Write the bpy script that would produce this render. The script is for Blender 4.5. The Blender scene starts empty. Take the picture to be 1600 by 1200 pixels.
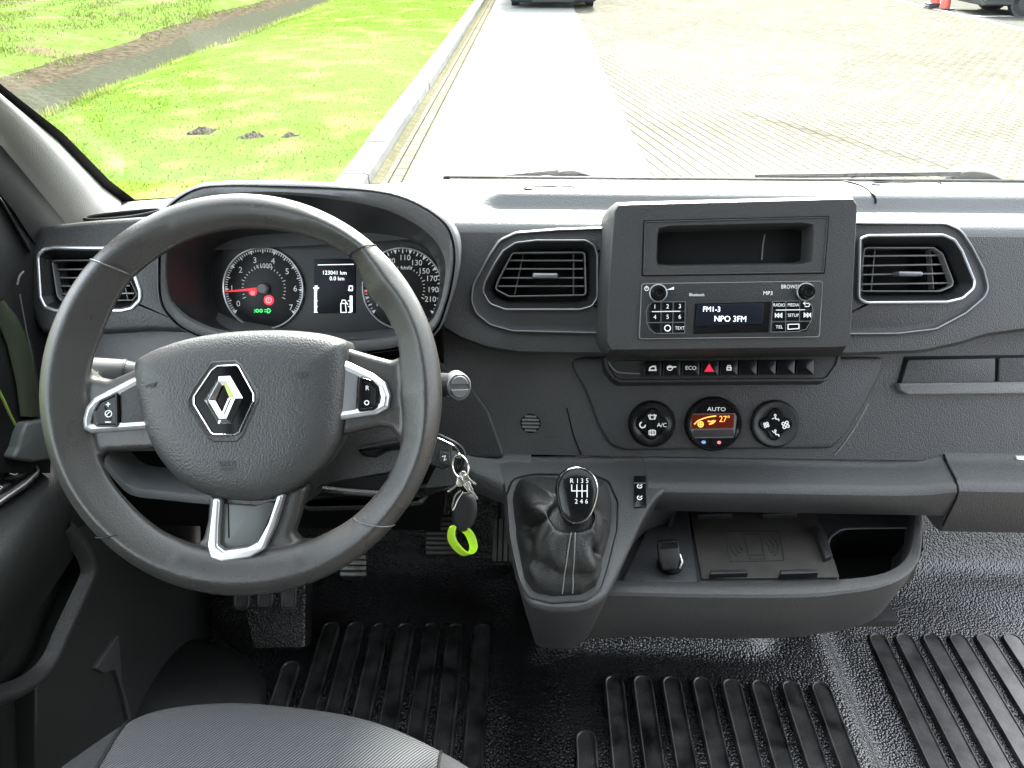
import bpy, math, random
from mathutils import Vector, Matrix
R = math.radians
random.seed(11)
V = Vector

# ------------------------------------------------------------------ camera, sky, sun, exposure
scene = bpy.context.scene
COL = scene.collection
F = 1202.0                       # focal length in photo pixels (photo 1600 x 1200)
PITCH, YAW = R(31.0), R(1.5)
FWD = V((-math.sin(YAW) * math.cos(PITCH), math.cos(YAW) * math.cos(PITCH), -math.sin(PITCH)))
RIGHT = V((math.cos(YAW), math.sin(YAW), 0))
UP = RIGHT.cross(FWD)
cam_data = bpy.data.cameras.new("camera")
cam = bpy.data.objects.new("camera", cam_data)
COL.objects.link(cam)
m = Matrix((RIGHT, UP, -FWD)).transposed().to_4x4()
cam.matrix_world = m
cam_data.sensor_width = 36
cam_data.lens = 36 * F / 1600
cam_data.clip_start = 0.02
cam_data.clip_end = 600
scene.camera = cam

SUN_EL, SUN_AZ = R(40), R(8)    # azimuth measured from +Y (straight ahead) to +X (right)
world = bpy.data.worlds.new("World")
scene.world = world
world.use_nodes = True
wn = world.node_tree.nodes
sky = wn.new("ShaderNodeTexSky")
sky.sky_type = 'NISHITA'
sky.sun_disc = False
sky.sun_elevation = SUN_EL
sky.sun_rotation = SUN_AZ
sky.dust_density = 3.0
sky.air_density = 1.0
wn["Background"].inputs[1].default_value = 0.15
hs = wn.new("ShaderNodeHueSaturation")          # thin white cloud: most of the blue is gone
hs.inputs["Saturation"].default_value = 0.3
world.node_tree.links.new(sky.outputs[0], hs.inputs["Color"])
world.node_tree.links.new(hs.outputs[0], wn["Background"].inputs[0])
sl = bpy.data.lights.new("sun", 'SUN')
sl.energy = 3.0
sl.angle = R(9)
sl.color = (1.0, 0.95, 0.88)
sun = bpy.data.objects.new("sun", sl)
COL.objects.link(sun)
sd = V((math.sin(SUN_AZ) * math.cos(SUN_EL), math.cos(SUN_AZ) * math.cos(SUN_EL), math.sin(SUN_EL)))
sun.rotation_euler = sd.to_track_quat('Z', 'Y').to_euler()
sun.location = (0, 0, 30)
scene.view_settings.view_transform = 'Standard'
scene.view_settings.look = 'None'
scene.view_settings.gamma = 1
scene.view_settings.exposure = 3.5
scene.cycles.max_bounces = 8
scene.cycles.diffuse_bounces = 5
scene.cycles.transparent_max_bounces = 12
scene.cycles.use_denoising = True
scene.cycles.sample_clamp_indirect = 6
scene.cycles.caustics_reflective = False
scene.cycles.caustics_refractive = False

# ------------------------------------------------------------------ helpers: pixel rays and planes
def ray(u, v):
    return FWD + RIGHT * ((u - 800) / F) + UP * (-(v - 600) / F)

class Pl:
    """A real plane in the cab; hit() finds where a photo pixel falls on it."""
    def __init__(s, p, n, ux):
        s.p = V(p); s.n = V(n).normalized()
        ux = V(ux); s.ux = (ux - s.n * ux.dot(s.n)).normalized()
        s.uy = s.n.cross(s.ux)
    def hit(s, u, v, h=0.0):
        r = ray(u, v)
        return r * ((s.p + s.n * h).dot(s.n) / r.dot(s.n))
    def p2(s, u, v, h=0.0):
        q = s.hit(u, v, h) - s.p
        return (q.dot(s.ux), q.dot(s.uy))
    def out(s, px, h=0.0):
        return [s.p2(u, v, h) for u, v in px]
    def at(s, a, b, h=0.0):
        return s.p + s.ux * a + s.uy * b + s.n * h
    def k(s, u, v, h=0.0):
        return s.hit(u, v, h).dot(FWD) / F

def yz(y1, z1, y2, z2, x=0.0):
    """plane holding the X direction and the two (y, z) points, the upper one first"""
    uy = V((0, y1 - y2, z1 - z2)).normalized()
    ux = V((1, 0, 0))
    return Pl((x, y1, z1), ux.cross(uy), ux)

def facing(u, v, depth):
    return Pl(ray(u, v) * depth, -FWD, RIGHT)

# ------------------------------------------------------------------ 2-D outlines
def area(p):
    return 0.5 * sum(p[i - 1][0] * p[i][1] - p[i][0] * p[i - 1][1] for i in range(len(p)))

def ccw(p):
    return list(p) if area(p) > 0 else list(p)[::-1]

def rc(p, r, n=5):
    """round the corners of a polygon"""
    p = ccw(p); o = []
    N = len(p)
    for i in range(N):
        a, b, c = V(p[i - 1]), V(p[i]), V(p[(i + 1) % N])
        d1, d2 = a - b, c - b
        l1, l2 = d1.length, d2.length
        if l1 < 1e-9 or l2 < 1e-9:
            continue
        d1 /= l1; d2 /= l2
        ang = math.acos(max(-1, min(1, d1.dot(d2))))
        if ang > 3.0 or ang < 0.05:
            o.append((b.x, b.y)); continue
        rr = r[i] if isinstance(r, (list, tuple)) else r
        t = min(rr / math.tan(ang / 2), l1 * .46, l2 * .46)
        A, B = b + d1 * t, b + d2 * t
        for j in range(n + 1):
            s = j / n
            q = A * (1 - s) ** 2 + b * (2 * s * (1 - s)) + B * s * s
            o.append((q.x, q.y))
    return o

def cr(p, n=5, closed=True):
    """Catmull-Rom through points (any dimension)"""
    p = [V(q) for q in p]; N = len(p); o = []
    rng = range(N) if closed else range(N - 1)
    for i in rng:
        if closed:
            a, b, c, d = p[i - 1], p[i], p[(i + 1) % N], p[(i + 2) % N]
        else:
            b, c = p[i], p[i + 1]
            a = p[i - 1] if i > 0 else b * 2 - c
            d = p[i + 2] if i + 2 < N else c * 2 - b
        for j in range(n):
            t = j / n
            o.append(0.5 * ((2 * b) + (c - a) * t + (2 * a - 5 * b + 4 * c - d) * t * t + (3 * b - a - 3 * c + d) * t ** 3))
    if not closed:
        o.append(p[-1])
    return [tuple(q) for q in o]

def inset(p, d):
    N = len(p); o = []
    if abs(d) < 1e-9:
        return list(p)
    for i in range(N):
        a, b, c = V(p[i - 1]), V(p[i]), V(p[(i + 1) % N])
        e1, e2 = (b - a), (c - b)
        if e1.length < 1e-9: e1 = e2
        if e2.length < 1e-9: e2 = e1
        e1 = e1.normalized(); e2 = e2.normalized()
        n1, n2 = V((-e1.y, e1.x)), V((-e2.y, e2.x))
        mm = n1 + n2
        if mm.length < 1e-6:
            mm = n1
        mm.normalize()
        s = d / max(0.45, mm.dot(n1))
        o.append((b.x + mm.x * s, b.y + mm.y * s))
    return o

def lerp(t, x):
    """piecewise linear table"""
    if x <= t[0][0]: return t[0][1]
    for (a, b), (c, d) in zip(t, t[1:]):
        if x <= c:
            return b + (d - b) * (x - a) / (c - a)
    return t[-1][1]

def rrect(w, h, r, n=5):
    return rc([(-w / 2, -h / 2), (w / 2, -h / 2), (w / 2, h / 2), (-w / 2, h / 2)], r, n)

def ell(a, b, n=32, ca=0, cb=0):
    return [(ca + a * math.cos(2 * math.pi * i / n), cb + b * math.sin(2 * math.pi * i / n)) for i in range(n)]

def star(poly, c, n=96):
    """outline resampled by direction from c (the outline must be convex)"""
    o = []
    N = len(poly)
    for i in range(n):
        a = 2 * math.pi * i / n; d = V((math.cos(a), math.sin(a))); best = None
        for j in range(N):
            p, q = V(poly[j]) - V(c), V(poly[(j + 1) % N]) - V(c); e = q - p
            den = d.x * e.y - d.y * e.x
            if abs(den) < 1e-12: continue
            t = (p.x * e.y - p.y * e.x) / den; s = (p.x * d.y - p.y * d.x) / den
            if t > 0 and -1e-6 <= s <= 1 + 1e-6 and (best is None or t > best): best = t
        o.append((c[0] + d.x * best, c[1] + d.y * best))
    return o


# ------------------------------------------------------------------ text outlines
_T = {}
def text_mesh(s):
    if s not in _T:
        c = bpy.data.curves.new("glyphs", 'FONT')
        c.body = s; c.size = 1; c.align_x = 'CENTER'; c.resolution_u = 3
        o = bpy.data.objects.new("glyphs", c)
        COL.objects.link(o)
        bpy.context.view_layer.update()
        me = bpy.data.meshes.new_from_object(o.evaluated_get(bpy.context.evaluated_depsgraph_get()))
        vs = [(v.co.x, v.co.y) for v in me.vertices]
        fs = [tuple(p.vertices) for p in me.polygons]
        bpy.data.objects.remove(o); bpy.data.curves.remove(c); bpy.data.meshes.remove(me)
        _T[s] = (vs, fs)
    return _T[s]
CAP = 0.70

# ------------------------------------------------------------------ mesh builder
ORG = {}
class MB:
    def __init__(s):
        s.v = []; s.f = []; s.m = []
    def add(s, vs, fs, mat=0):
        b = len(s.v)
        s.v += [V(q) for q in vs]
        for f in fs:
            s.f.append(tuple(i + b for i in f)); s.m.append(mat)
        return s
    def loft(s, loops, cap0=False, cap1=False, closed=True, mat=0, wrap=False):
        n = len(loops[0]); vs = [q for l in loops for q in l]; fs = []
        L = len(loops)
        for i in range(L if wrap else L - 1):
            i2 = (i + 1) % L
            for j in range(n if closed else n - 1):
                k = (j + 1) % n
                fs.append((i * n + j, i * n + k, i2 * n + k, i2 * n + j))
        if cap0: fs.append(tuple(range(n))[::-1])
        if cap1: fs.append(tuple((L - 1) * n + j for j in range(n)))
        return s.add(vs, fs, mat)
    def prof(s, poly, pl, pr, cap0=False, cap1=True, mat=0):
        """sweep the profile [(inset, height) ...] round a closed outline lying on a plane"""
        poly = ccw(poly)
        loops = [[pl.at(a, b, h) for a, b in inset(poly, d)] for d, h in pr]
        return s.loft(loops, cap0, cap1, True, mat)
    def slab(s, poly, pl, h0, h1, r=0.002, mat=0, back=True):
        pr = [(0, h0)] + [(r * (1 - math.cos(t)), h1 - r + r * math.sin(t)) for t in (0, .52, 1.05, 1.5708)]
        return s.prof(poly, pl, pr, back, True, mat)
    def ring(s, poly, pl, w, h0, h1, r=0.001, mat=0):
        """a frame of width w, inset from the outline"""
        poly = ccw(poly)
        pr = [(0, h0), (0, h1 - r), (r, h1), (w - r, h1), (w, h1 - r), (w, h0)]
        loops = [[pl.at(a, b, h) for a, b in inset(poly, d)] for d, h in pr]
        return s.loft(loops, False, False, True, mat, wrap=True)
    def tube(s, pts, r, n=10, closed=False, caps=True, mat=0, flat=1.0, nrm=None):
        pts = [V(p) for p in pts]; N = len(pts)
        rr = r if isinstance(r, (list, tuple)) else [r] * N
        loops = []; a = None
        for i in range(N):
            t = (pts[(i + 1) % N] - pts[i - 1]) if closed else (pts[min(i + 1, N - 1)] - pts[max(i - 1, 0)])
            t.normalize()
            if nrm is not None:
                a = V(nrm)
            elif a is None:
                a = V((0, 0, 1)) if abs(t.z) < .9 else V((1, 0, 0))
            a = (a - t * a.dot(t)).normalized()
            b = t.cross(a)
            loops.append([pts[i] + a * (math.sin(2 * math.pi * j / n) * rr[i] * flat) + b * (math.cos(2 * math.pi * j / n) * rr[i]) for j in range(n)])
        return s.loft(loops, caps and not closed, caps and not closed, True, mat, wrap=closed)
    def lathe(s, p, n, pr, seg=32, mat=0, cap0=True, cap1=True, ux=None):
        n = V(n).normalized()
        ux = V(ux) if ux is not None else (V((1, 0, 0)) if abs(n.x) < .9 else V((0, 1, 0)))
        pl = Pl(p, n, ux)
        loops = [[pl.at(r * math.cos(2 * math.pi * i / seg), r * math.sin(2 * math.pi * i / seg), h) for i in range(seg)] for r, h in pr]
        return s.loft(loops, cap0, cap1, True, mat)
    def rbox(s, pl, a, b, w, h, h0, h1, rcn=0.003, r=0.001, mat=0):
        return s.slab([(x + a, y + b) for x, y in rrect(w, h, rcn)], pl, h0, h1, r, mat)
    def bar(s, p, q, w, t, n, mat=0):
        """flat bar from p to q, w wide across, t thick along n"""
        p, q, n = V(p), V(q), V(n).normalized()
        d = (q - p).normalized(); b = n.cross(d).normalized() * (w / 2); c = n * (t / 2)
        vs = [p - b - c, p + b - c, p + b + c, p - b + c, q - b - c, q + b - c, q + b + c, q - b + c]
        return s.add(vs, [(3, 2, 1, 0), (4, 5, 6, 7), (0, 1, 5, 4), (1, 2, 6, 5), (2, 3, 7, 6), (3, 0, 4, 7)], mat)
    def cube(s, lo, hi, mat=0):
        x0, y0, z0 = lo; x1, y1, z1 = hi
        vs = [(x0, y0, z0), (x1, y0, z0), (x1, y1, z0), (x0, y1, z0), (x0, y0, z1), (x1, y0, z1), (x1, y1, z1), (x0, y1, z1)]
        return s.add(vs, [(3, 2, 1, 0), (4, 5, 6, 7), (0, 1, 5, 4), (1, 2, 6, 5), (2, 3, 7, 6), (3, 0, 4, 7)], mat)
    def stroke(s, pl, pts, w, h, closed=False, mat=0, t=0.0004):
        """a printed line: ribbon with a little thickness, lying on a plane"""
        pts = [V(p) for p in pts]; N = len(pts); L = []; Rr = []
        for i in range(N):
            if closed:
                d1, d2 = pts[i] - pts[i - 1], pts[(i + 1) % N] - pts[i]
            else:
                d1 = pts[i] - pts[i - 1] if i else pts[1] - pts[0]
                d2 = pts[i + 1] - pts[i] if i < N - 1 else pts[-1] - pts[-2]
            d1 = d1.normalized(); d2 = d2.normalized()
            n1 = V((-d1.y, d1.x)); mm = n1 + V((-d2.y, d2.x))
            if mm.length < 1e-6: mm = n1
            mm.normalize(); q = mm * (w / 2 / max(.5, mm.dot(n1)))
            L.append(pts[i] + q); Rr.append(pts[i] - q)
        loops = [[pl.at(L[i].x, L[i].y, h - t), pl.at(L[i].x, L[i].y, h), pl.at(Rr[i].x, Rr[i].y, h), pl.at(Rr[i].x, Rr[i].y, h - t)] for i in range(N)]
        return s.loft(loops, not closed, not closed, True, mat, wrap=closed)
    def spx(s, pl, px, wpx, h=0.0006, closed=False, mat=0, t=0.0004):
        return s.stroke(pl, pl.out(px), wpx * pl.k(*px[0]), h, closed, mat, t)
    def text(s, pl, txt, a, b, hgt, h=0.0006, mat=0, sx=1.0, rot=0.0):
        vs, fs = text_mesh(txt); k = hgt / CAP
        c, sn = math.cos(rot), math.sin(rot)
        q = [((x * k * sx), (y - CAP / 2) * k) for x, y in vs]
        return s.add([pl.at(a + x * c - y * sn, b + x * sn + y * c, h) for x, y in q], fs, mat)
    def tpx(s, pl, txt, u, v, hpx, h=0.0006, mat=0, sx=1.0, rot=0.0):
        a, b = pl.p2(u, v)
        return s.text(pl, txt, a, b, hpx * pl.k(u, v), h, mat, sx, rot)
    def build(s, name, mats, parent=None, smooth=True, ang=40):
        mats = mats if isinstance(mats, (list, tuple)) else [mats]
        org = ORG.get(parent.name, V((0, 0, 0))) if parent else V((0, 0, 0))
        me = bpy.data.meshes.new(name)
        me.from_pydata([v - org for v in s.v], [], s.f)
        for mt in mats: me.materials.append(mt)
        for p, mi in zip(me.polygons, s.m):
            p.material_index = mi; p.use_smooth = smooth
        if smooth:
            me.set_sharp_from_angle(angle=R(ang))
        o = bpy.data.objects.new(name, me)
        COL.objects.link(o)
        if parent:
            o.parent = parent
        ORG[o.name] = org
        return o

def tag(o, label=None, cat=None, group=None, kind=None):
    if label: o["label"] = label
    if cat: o["category"] = cat
    if group: o["group"] = group
    if kind: o["kind"] = kind
    return o

def thing(name, label, cat, loc, group=None):
    o = bpy.data.objects.new(name, None)
    o.empty_display_size = 0.02
    COL.objects.link(o)
    o.location = loc
    ORG[o.name] = V(loc)
    return tag(o, label, cat, group)

# ------------------------------------------------------------------ materials
def mat(name, col, rough=0.5, metal=0.0, grain=0, gs=0.0, spec=0.5, coat=0.0, emit=None, es=0.0, vary=0.0, vscale=6.0, fine=0.0, rvar=0.0):
    """Principled; grain = cells per metre of a moulded leather-like grain, gs = its depth in metres; vary = broad wear, fine = dusty specks"""
    mt = bpy.data.materials.new(name); mt.use_nodes = True
    nt = mt.node_tree; b = nt.nodes["Principled BSDF"]
    b.inputs["Base Color"].default_value = (*col, 1)
    b.inputs["Roughness"].default_value = rough
    b.inputs["Metallic"].default_value = metal
    b.inputs["Specular IOR Level"].default_value = spec
    b.inputs["Coat Weight"].default_value = coat
    b.inputs["Coat Roughness"].default_value = 0.05
    if emit:
        b.inputs["Emission Color"].default_value = (*emit, 1)
        b.inputs["Emission Strength"].default_value = es
    if not (grain or vary or fine or rvar):
        return mt
    tc = nt.nodes.new("ShaderNodeTexCoord"); L = nt.links
    if grain:
        vo = nt.nodes.new("ShaderNodeTexVoronoi"); vo.feature = 'F1'
        vo.inputs["Scale"].default_value = grain
        vo.inputs["Randomness"].default_value = 1.0
        L.new(tc.outputs["Object"], vo.inputs["Vector"])
        bp = nt.nodes.new("ShaderNodeBump"); bp.invert = True
        bp.inputs["Strength"].default_value = 1.0; bp.inputs["Distance"].default_value = gs
        L.new(vo.outputs["Distance"], bp.inputs["Height"]); L.new(bp.outputs[0], b.inputs["Normal"])
    if vary or fine:
        n1 = nt.nodes.new("ShaderNodeTexNoise"); n1.inputs["Scale"].default_value = vscale; n1.inputs["Detail"].default_value = 6
        n2 = nt.nodes.new("ShaderNodeTexNoise"); n2.inputs["Scale"].default_value = 700; n2.inputs["Detail"].default_value = 1
        L.new(tc.outputs["Object"], n1.inputs["Vector"]); L.new(tc.outputs["Object"], n2.inputs["Vector"])
        ma = nt.nodes.new("ShaderNodeMapRange"); ma.inputs[1].default_value = .3; ma.inputs[2].default_value = .7
        ma.inputs[3].default_value = 1 - vary; ma.inputs[4].default_value = 1 + vary
        L.new(n1.outputs["Fac"], ma.inputs[0])
        mb = nt.nodes.new("ShaderNodeMapRange"); mb.inputs[1].default_value = .58; mb.inputs[2].default_value = .78
        mb.inputs[3].default_value = 1; mb.inputs[4].default_value = 1 + fine
        L.new(n2.outputs["Fac"], mb.inputs[0])
        mu = nt.nodes.new("ShaderNodeMath"); mu.operation = 'MULTIPLY'
        L.new(ma.outputs[0], mu.inputs[0]); L.new(mb.outputs[0], mu.inputs[1])
        sc = nt.nodes.new("ShaderNodeVectorMath"); sc.operation = 'SCALE'
        sc.inputs[0].default_value = col
        L.new(mu.outputs[0], sc.inputs["Scale"]); L.new(sc.outputs[0], b.inputs["Base Color"])
    if rvar:
        n3 = nt.nodes.new("ShaderNodeTexNoise"); n3.inputs["Scale"].default_value = 14; n3.inputs["Detail"].default_value = 5
        L.new(tc.outputs["Object"], n3.inputs["Vector"])
        mr = nt.nodes.new("ShaderNodeMapRange"); mr.inputs[1].default_value = .3; mr.inputs[2].default_value = .7
        mr.inputs[3].default_value = max(.05, rough - rvar); mr.inputs[4].default_value = min(1, rough + rvar)
        L.new(n3.outputs["Fac"], mr.inputs[0]); L.new(mr.outputs[0], b.inputs["Roughness"])
    return mt

M = {}
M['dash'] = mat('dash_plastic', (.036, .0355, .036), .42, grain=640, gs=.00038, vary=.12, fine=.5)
M['dash_lit'] = mat('dash_plastic_lit', (.10, .10, .102), .33, grain=640, gs=.0003, vary=.05)  # same plastic as dash, paler: sky glare put into the colour
M['fascia'] = mat('fascia_plastic', (.032, .031, .032), .45, grain=600, gs=.0003, vary=.1, fine=.25)
M['bezel'] = mat('bezel_plastic', (.022, .021, .021), .5, grain=800, gs=.00025, vary=.2, fine=.8)
M['lower'] = mat('lower_plastic', (.022, .022, .023), .45, grain=640, gs=.0004, vary=.15, fine=.8)
M['dark'] = mat('dark_plastic', (.012, .012, .0125), .5, grain=640, gs=.0003, vary=.2, fine=.5)
M['black'] = mat('black_cavity', (.005, .005, .005), .5, spec=.12)
M['gloss'] = mat('gloss_black', (.006, .006, .0065), .2, spec=.3)
M['vent'] = mat('vent_black', (.010, .010, .011), .38)
M['slat'] = mat('slat_plastic', (.14, .14, .14), .3)
M['satin'] = mat('satin_silver', (.62, .62, .64), .32, metal=.85)
M['greytrim'] = mat('grey_trim', (.22, .22, .23), .35, metal=.5)
M['chrome'] = mat('chrome', (.85, .86, .88), .08, metal=1)
M['leather'] = mat('rim_leather', (.042, .039, .037), .30, grain=900, gs=.00014, vary=.14, rvar=.08)
M['airbag'] = mat('airbag_plastic', (.042, .0415, .0415), .38, grain=560, gs=.00034, vary=.06)
M['boot'] = mat('boot_leather', (.02, .0195, .0195), .42, grain=600, gs=.0005, vary=.15)
M['thread'] = mat('grey_thread', (.25, .25, .25), .7)
M['mirrortrim'] = mat('mirror_trim', (.10, .11, .105), .4)
M['stalk'] = mat('stalk_plastic', (.085, .085, .085), .4)
M['white'] = mat('white_print', (.62, .62, .62), .6, emit=(1, 1, 1), es=.02)
M['dim'] = mat('grey_print', (.4, .4, .4), .6)
M['emb'] = mat('embossed_print', (.022, .022, .022), .5)
M['red'] = mat('red_needle', (.7, .02, .03), .4, emit=(1, .02, .05), es=.08)
M['redlamp'] = mat('red_lamp', (.5, .02, .03), .4, emit=(1, .03, .06), es=.14)
M['greenlamp'] = mat('green_lamp', (.05, .5, .1), .4, emit=(.05, 1, .2), es=.12)
M['readout'] = mat('lit_readout', (.7, .75, .8), .4, emit=(.85, .93, 1), es=.16)
M['screen'] = mat('screen_glass', (.010, .012, .018), .3, spec=.15)
M['dial'] = mat('dial_face', (.008, .008, .009), .35, spec=.3)
M['cluster'] = mat('cluster_face', (.018, .0185, .02), .35, vary=.15)
M['orange'] = mat('orange_screen', (.03, .005, .003), .3, emit=(.30, .028, .006), es=.022, spec=.2)
M['orangelit'] = mat('orange_readout', (.6, .2, .05), .3, emit=(1, .35, .06), es=.2)
M['hazard'] = mat('hazard_red', (.6, .02, .05), .35, emit=(1, .03, .1), es=.05)
M['mat'] = mat('pebbled_rubber', (.018, .018, .018), .22, grain=270, gs=.0016, vary=.25, fine=1.5, spec=.7)
M['rib'] = mat('smooth_rubber', (.030, .029, .028), .38, vary=.85, vscale=30, fine=2.0, rvar=.1)
M['rubber'] = mat('black_rubber', (.009, .009, .009), .6, spec=.25)
M['emblemblack'] = mat('emblem_black', (.004, .004, .0045), .15, spec=.12)
M['olive'] = mat('trim_grass_reflection', (.030, .037, .022), .35)  # reflection of the lawn put into the door trim's colour
M['limeline'] = mat('door_edge_lime', (.22, .30, .05), .4)  # thin yellow-green line on the door frame
M['pedal'] = mat('pedal_rubber', (.06, .055, .052), .5, vary=.3, vscale=30)
M['pillar'] = mat('pillar_trim', (.42, .41, .385), .7, grain=900, gs=.0003)
M['liner'] = mat('roof_liner', (.22, .22, .21), .9)
M['doorplastic'] = mat('door_plastic', (.011, .0115, .011), .5, grain=600, gs=.0003, vary=.2, fine=.4)
M['doortrim'] = mat('door_trim', (.07, .075, .07), .3)
M['metalkey'] = mat('key_metal', (.62, .60, .55), .25, metal=1)
M['green'] = mat('green_rubber', (.38, .62, .02), .5)
M['padbrown'] = mat('charging_rubber', (.034, .030, .026), .6, vary=.25, vscale=25, fine=.5)
M['car_silver'] = mat('car_paint_silver', (.42, .44, .47), .25, metal=.6, coat=.5)
M['car_dark'] = mat('car_paint_dark', (.03, .045, .06), .3, coat=.5)
M['carblack'] = mat('car_black_plastic', (.02, .022, .024), .5)
M['tyre'] = mat('tyre_rubber', (.015, .015, .015), .8)
M['carglass'] = mat('car_glass', (.02, .025, .03), .05)
M['lamp'] = mat('lamp_lens', (.7, .72, .75), .1)
M['cone'] = mat('cone_red', (.55, .09, .07), .5)
M['conewhite'] = mat('cone_white', (.8, .8, .78), .5)
M['paint'] = mat('road_paint', (.75, .75, .72), .6, vary=.1)
M['soil'] = mat('bare_soil', (.068, .057, .043), .9, spec=0, vary=.4, vscale=20)

def fabric():
    mt = bpy.data.materials.new('seat_twill'); mt.use_nodes = True
    nt = mt.node_tree; b = nt.nodes["Principled BSDF"]; L = nt.links
    b.inputs["Roughness"].default_value = .85
    b.inputs["Specular IOR Level"].default_value = .2
    tc = nt.nodes.new("ShaderNodeTexCoord"); mp = nt.nodes.new("ShaderNodeMapping")
    mp.inputs["Rotation"].default_value = (0, 0, R(40))
    w = nt.nodes.new("ShaderNodeTexWave"); w.inputs["Scale"].default_value = 120; w.inputs["Distortion"].default_value = .25
    w.inputs["Detail"].default_value = 2
    L.new(tc.outputs["Object"], mp.inputs[0]); L.new(mp.outputs[0], w.inputs["Vector"])
    ra = nt.nodes.new("ShaderNodeValToRGB")
    ra.color_ramp.elements[0].color = (.020, .020, .0215, 1); ra.color_ramp.elements[1].color = (.125, .125, .132, 1)
    L.new(w.outputs["Fac"], ra.inputs[0]); L.new(ra.outputs[0], b.inputs["Base Color"])
    bp = nt.nodes.new("ShaderNodeBump"); bp.inputs["Distance"].default_value = .0006
    L.new(w.outputs["Fac"], bp.inputs["Height"]); L.new(bp.outputs[0], b.inputs["Normal"])
    return mt
M['twill'] = fabric()
M['bolster'] = mat('bolster_cloth', (.022, .022, .025), .9, grain=900, gs=.0003)

def glass():
    mt = bpy.data.materials.new('windscreen_glass'); mt.use_nodes = True
    nt = mt.node_tree; L = nt.links
    for n in list(nt.nodes):
        if n.type != 'OUTPUT_MATERIAL': nt.nodes.remove(n)
    out = nt.nodes[0]
    t = nt.nodes.new("ShaderNodeBsdfTransparent"); t.inputs[0].default_value = (.94, .97, .95, 1)
    g = nt.nodes.new("ShaderNodeBsdfGlossy"); g.inputs["Roughness"].default_value = .01
    lw = nt.nodes.new("ShaderNodeLayerWeight"); lw.inputs[0].default_value = .5
    fr = nt.nodes.new("ShaderNodeMath"); fr.operation = 'POWER'; fr.inputs[1].default_value = 5
    L.new(lw.outputs["Facing"], fr.inputs[0])
    ad = nt.nodes.new("ShaderNodeMath"); ad.operation = 'MULTIPLY_ADD'; ad.inputs[1].default_value = .6; ad.inputs[2].default_value = .02
    L.new(fr.outputs[0], ad.inputs[0]); fr = ad
    mx = nt.nodes.new("ShaderNodeMixShader")
    L.new(fr.outputs[0], mx.inputs[0]); L.new(t.outputs[0], mx.inputs[1]); L.new(g.outputs[0], mx.inputs[2])
    L.new(mx.outputs[0], out.inputs[0])
    return mt
M['glass'] = glass()

# ------------------------------------------------------------------ planes of the cab (metres, camera at the origin)
XL, XR = -0.63, 1.10
GZ = -1.80                                     # ground outside
FZ = -1.12                                     # cab floor
PF = yz(.90, -.31, .84, -.431)                 # dashboard fascia
PLO = yz(.86, -.469, .80, -.586)               # lower dashboard
PG = yz(.80, -.592, .62, -.632)                # gear console top
PC = yz(.90, -.40, .855, -.50)                 # instrument face
PH = yz(.825, -.25, .805, -.415)               # hood lip of the instrument binnacle
PB = yz(.8366, -.280, .7687, -.417)            # radio bezel face
PW = Pl((0, 1.03, -.30), V((0, -1, -1.2)), (1, 0, 0))   # windscreen
PDX = Pl((-.60, .7, -.6), (1, 0, 0), (0, 1, 0))
PGZ = Pl((0, 0, GZ), (0, 0, 1), (1, 0, 0))

# ------------------------------------------------------------------ van body shell
body = thing('van_body', 'van cab shell: pale windscreen pillar, black glass edge and clear windscreen above the dashboard', 'van body', (0, 1.0, -.4))
# windscreen
b = MB()
pw = [PW.at(x, y) for x, y in ((-.66, -.012), (XR + .02, -.012), (XR - .05, 1.12), (-.62, 1.12))]
b.loft([pw, [p + V((0, .004, .004)) for p in pw]], True, True)
b.build('windscreen', M['glass'], body, smooth=False)
# pillar: black glass seal along the windscreen, pale trim towards the door
edgeA = [PW.hit(*p) for p in ((250, 331), (213, 316), (172, 285), (100, 212), (0, 134))]
tail = (edgeA[-1] - edgeA[-2]).normalized()
edgeA += [edgeA[-1] + tail * d for d in (.2, .45, .8)]
edgeB = [PW.hit(*p) for p in ((236, 334), (196, 318), (160, 292), (88, 218), (0, 147))]
tailb = (edgeB[-1] - edgeB[-2]).normalized()
edgeB += [edgeB[-1] + tailb * d for d in (.2, .45, .8)]
PX = Pl((-.605, .8, -.2), (1, 0, 0), (0, 1, 0))
edgeC = [PX.hit(*p) for p in ((140, 372), (128, 366), (105, 352), (62, 300), (0, 226))]
tailc = (edgeC[-1] - edgeC[-2]).normalized()
edgeC += [edgeC[-1] + (tailc + tail).normalized() * d for d in (.2, .45, .8)]
b = MB()
up1 = V((.004, -.006, .004))
b.loft([[p for p in edgeA], [p + up1 for p in edgeA], [p + up1 for p in edgeB], [p for p in edgeB]], closed=False, wrap=True)
b.build('windscreen_seal', M['rubber'], body)
b = MB()
rows = []
for k in range(9):
    t = k / 8
    bul = V((.028, -.016, .012)) * math.sin(math.pi * t)
    rows.append([a * (1 - t) + c * t + bul for a, c in zip(edgeB, edgeC)])
b.loft(rows, closed=False)
b.build('pillar_trim', M['pillar'], body, ang=60)
# dark door seal strip behind the pillar trim
b = MB()
sealA = [p + V((.004, -.003, -.002)) for p in edgeC]
sealB = [PX.hit(*p) for p in ((100, 420), (70, 400), (46, 368), (22, 330), (0, 303))]
sealB += [sealB[-1] + (tailc + tail).normalized() * d for d in (.2, .45, .8)]
b.loft([sealA, [(a + c) / 2 + V((.008, -.004, 0)) for a, c in zip(sealA, sealB)], sealB, [p + V((-.03, .02, 0)) for p in sealB]], closed=False)
b.build('door_seal', M['rubber'], body)
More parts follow.
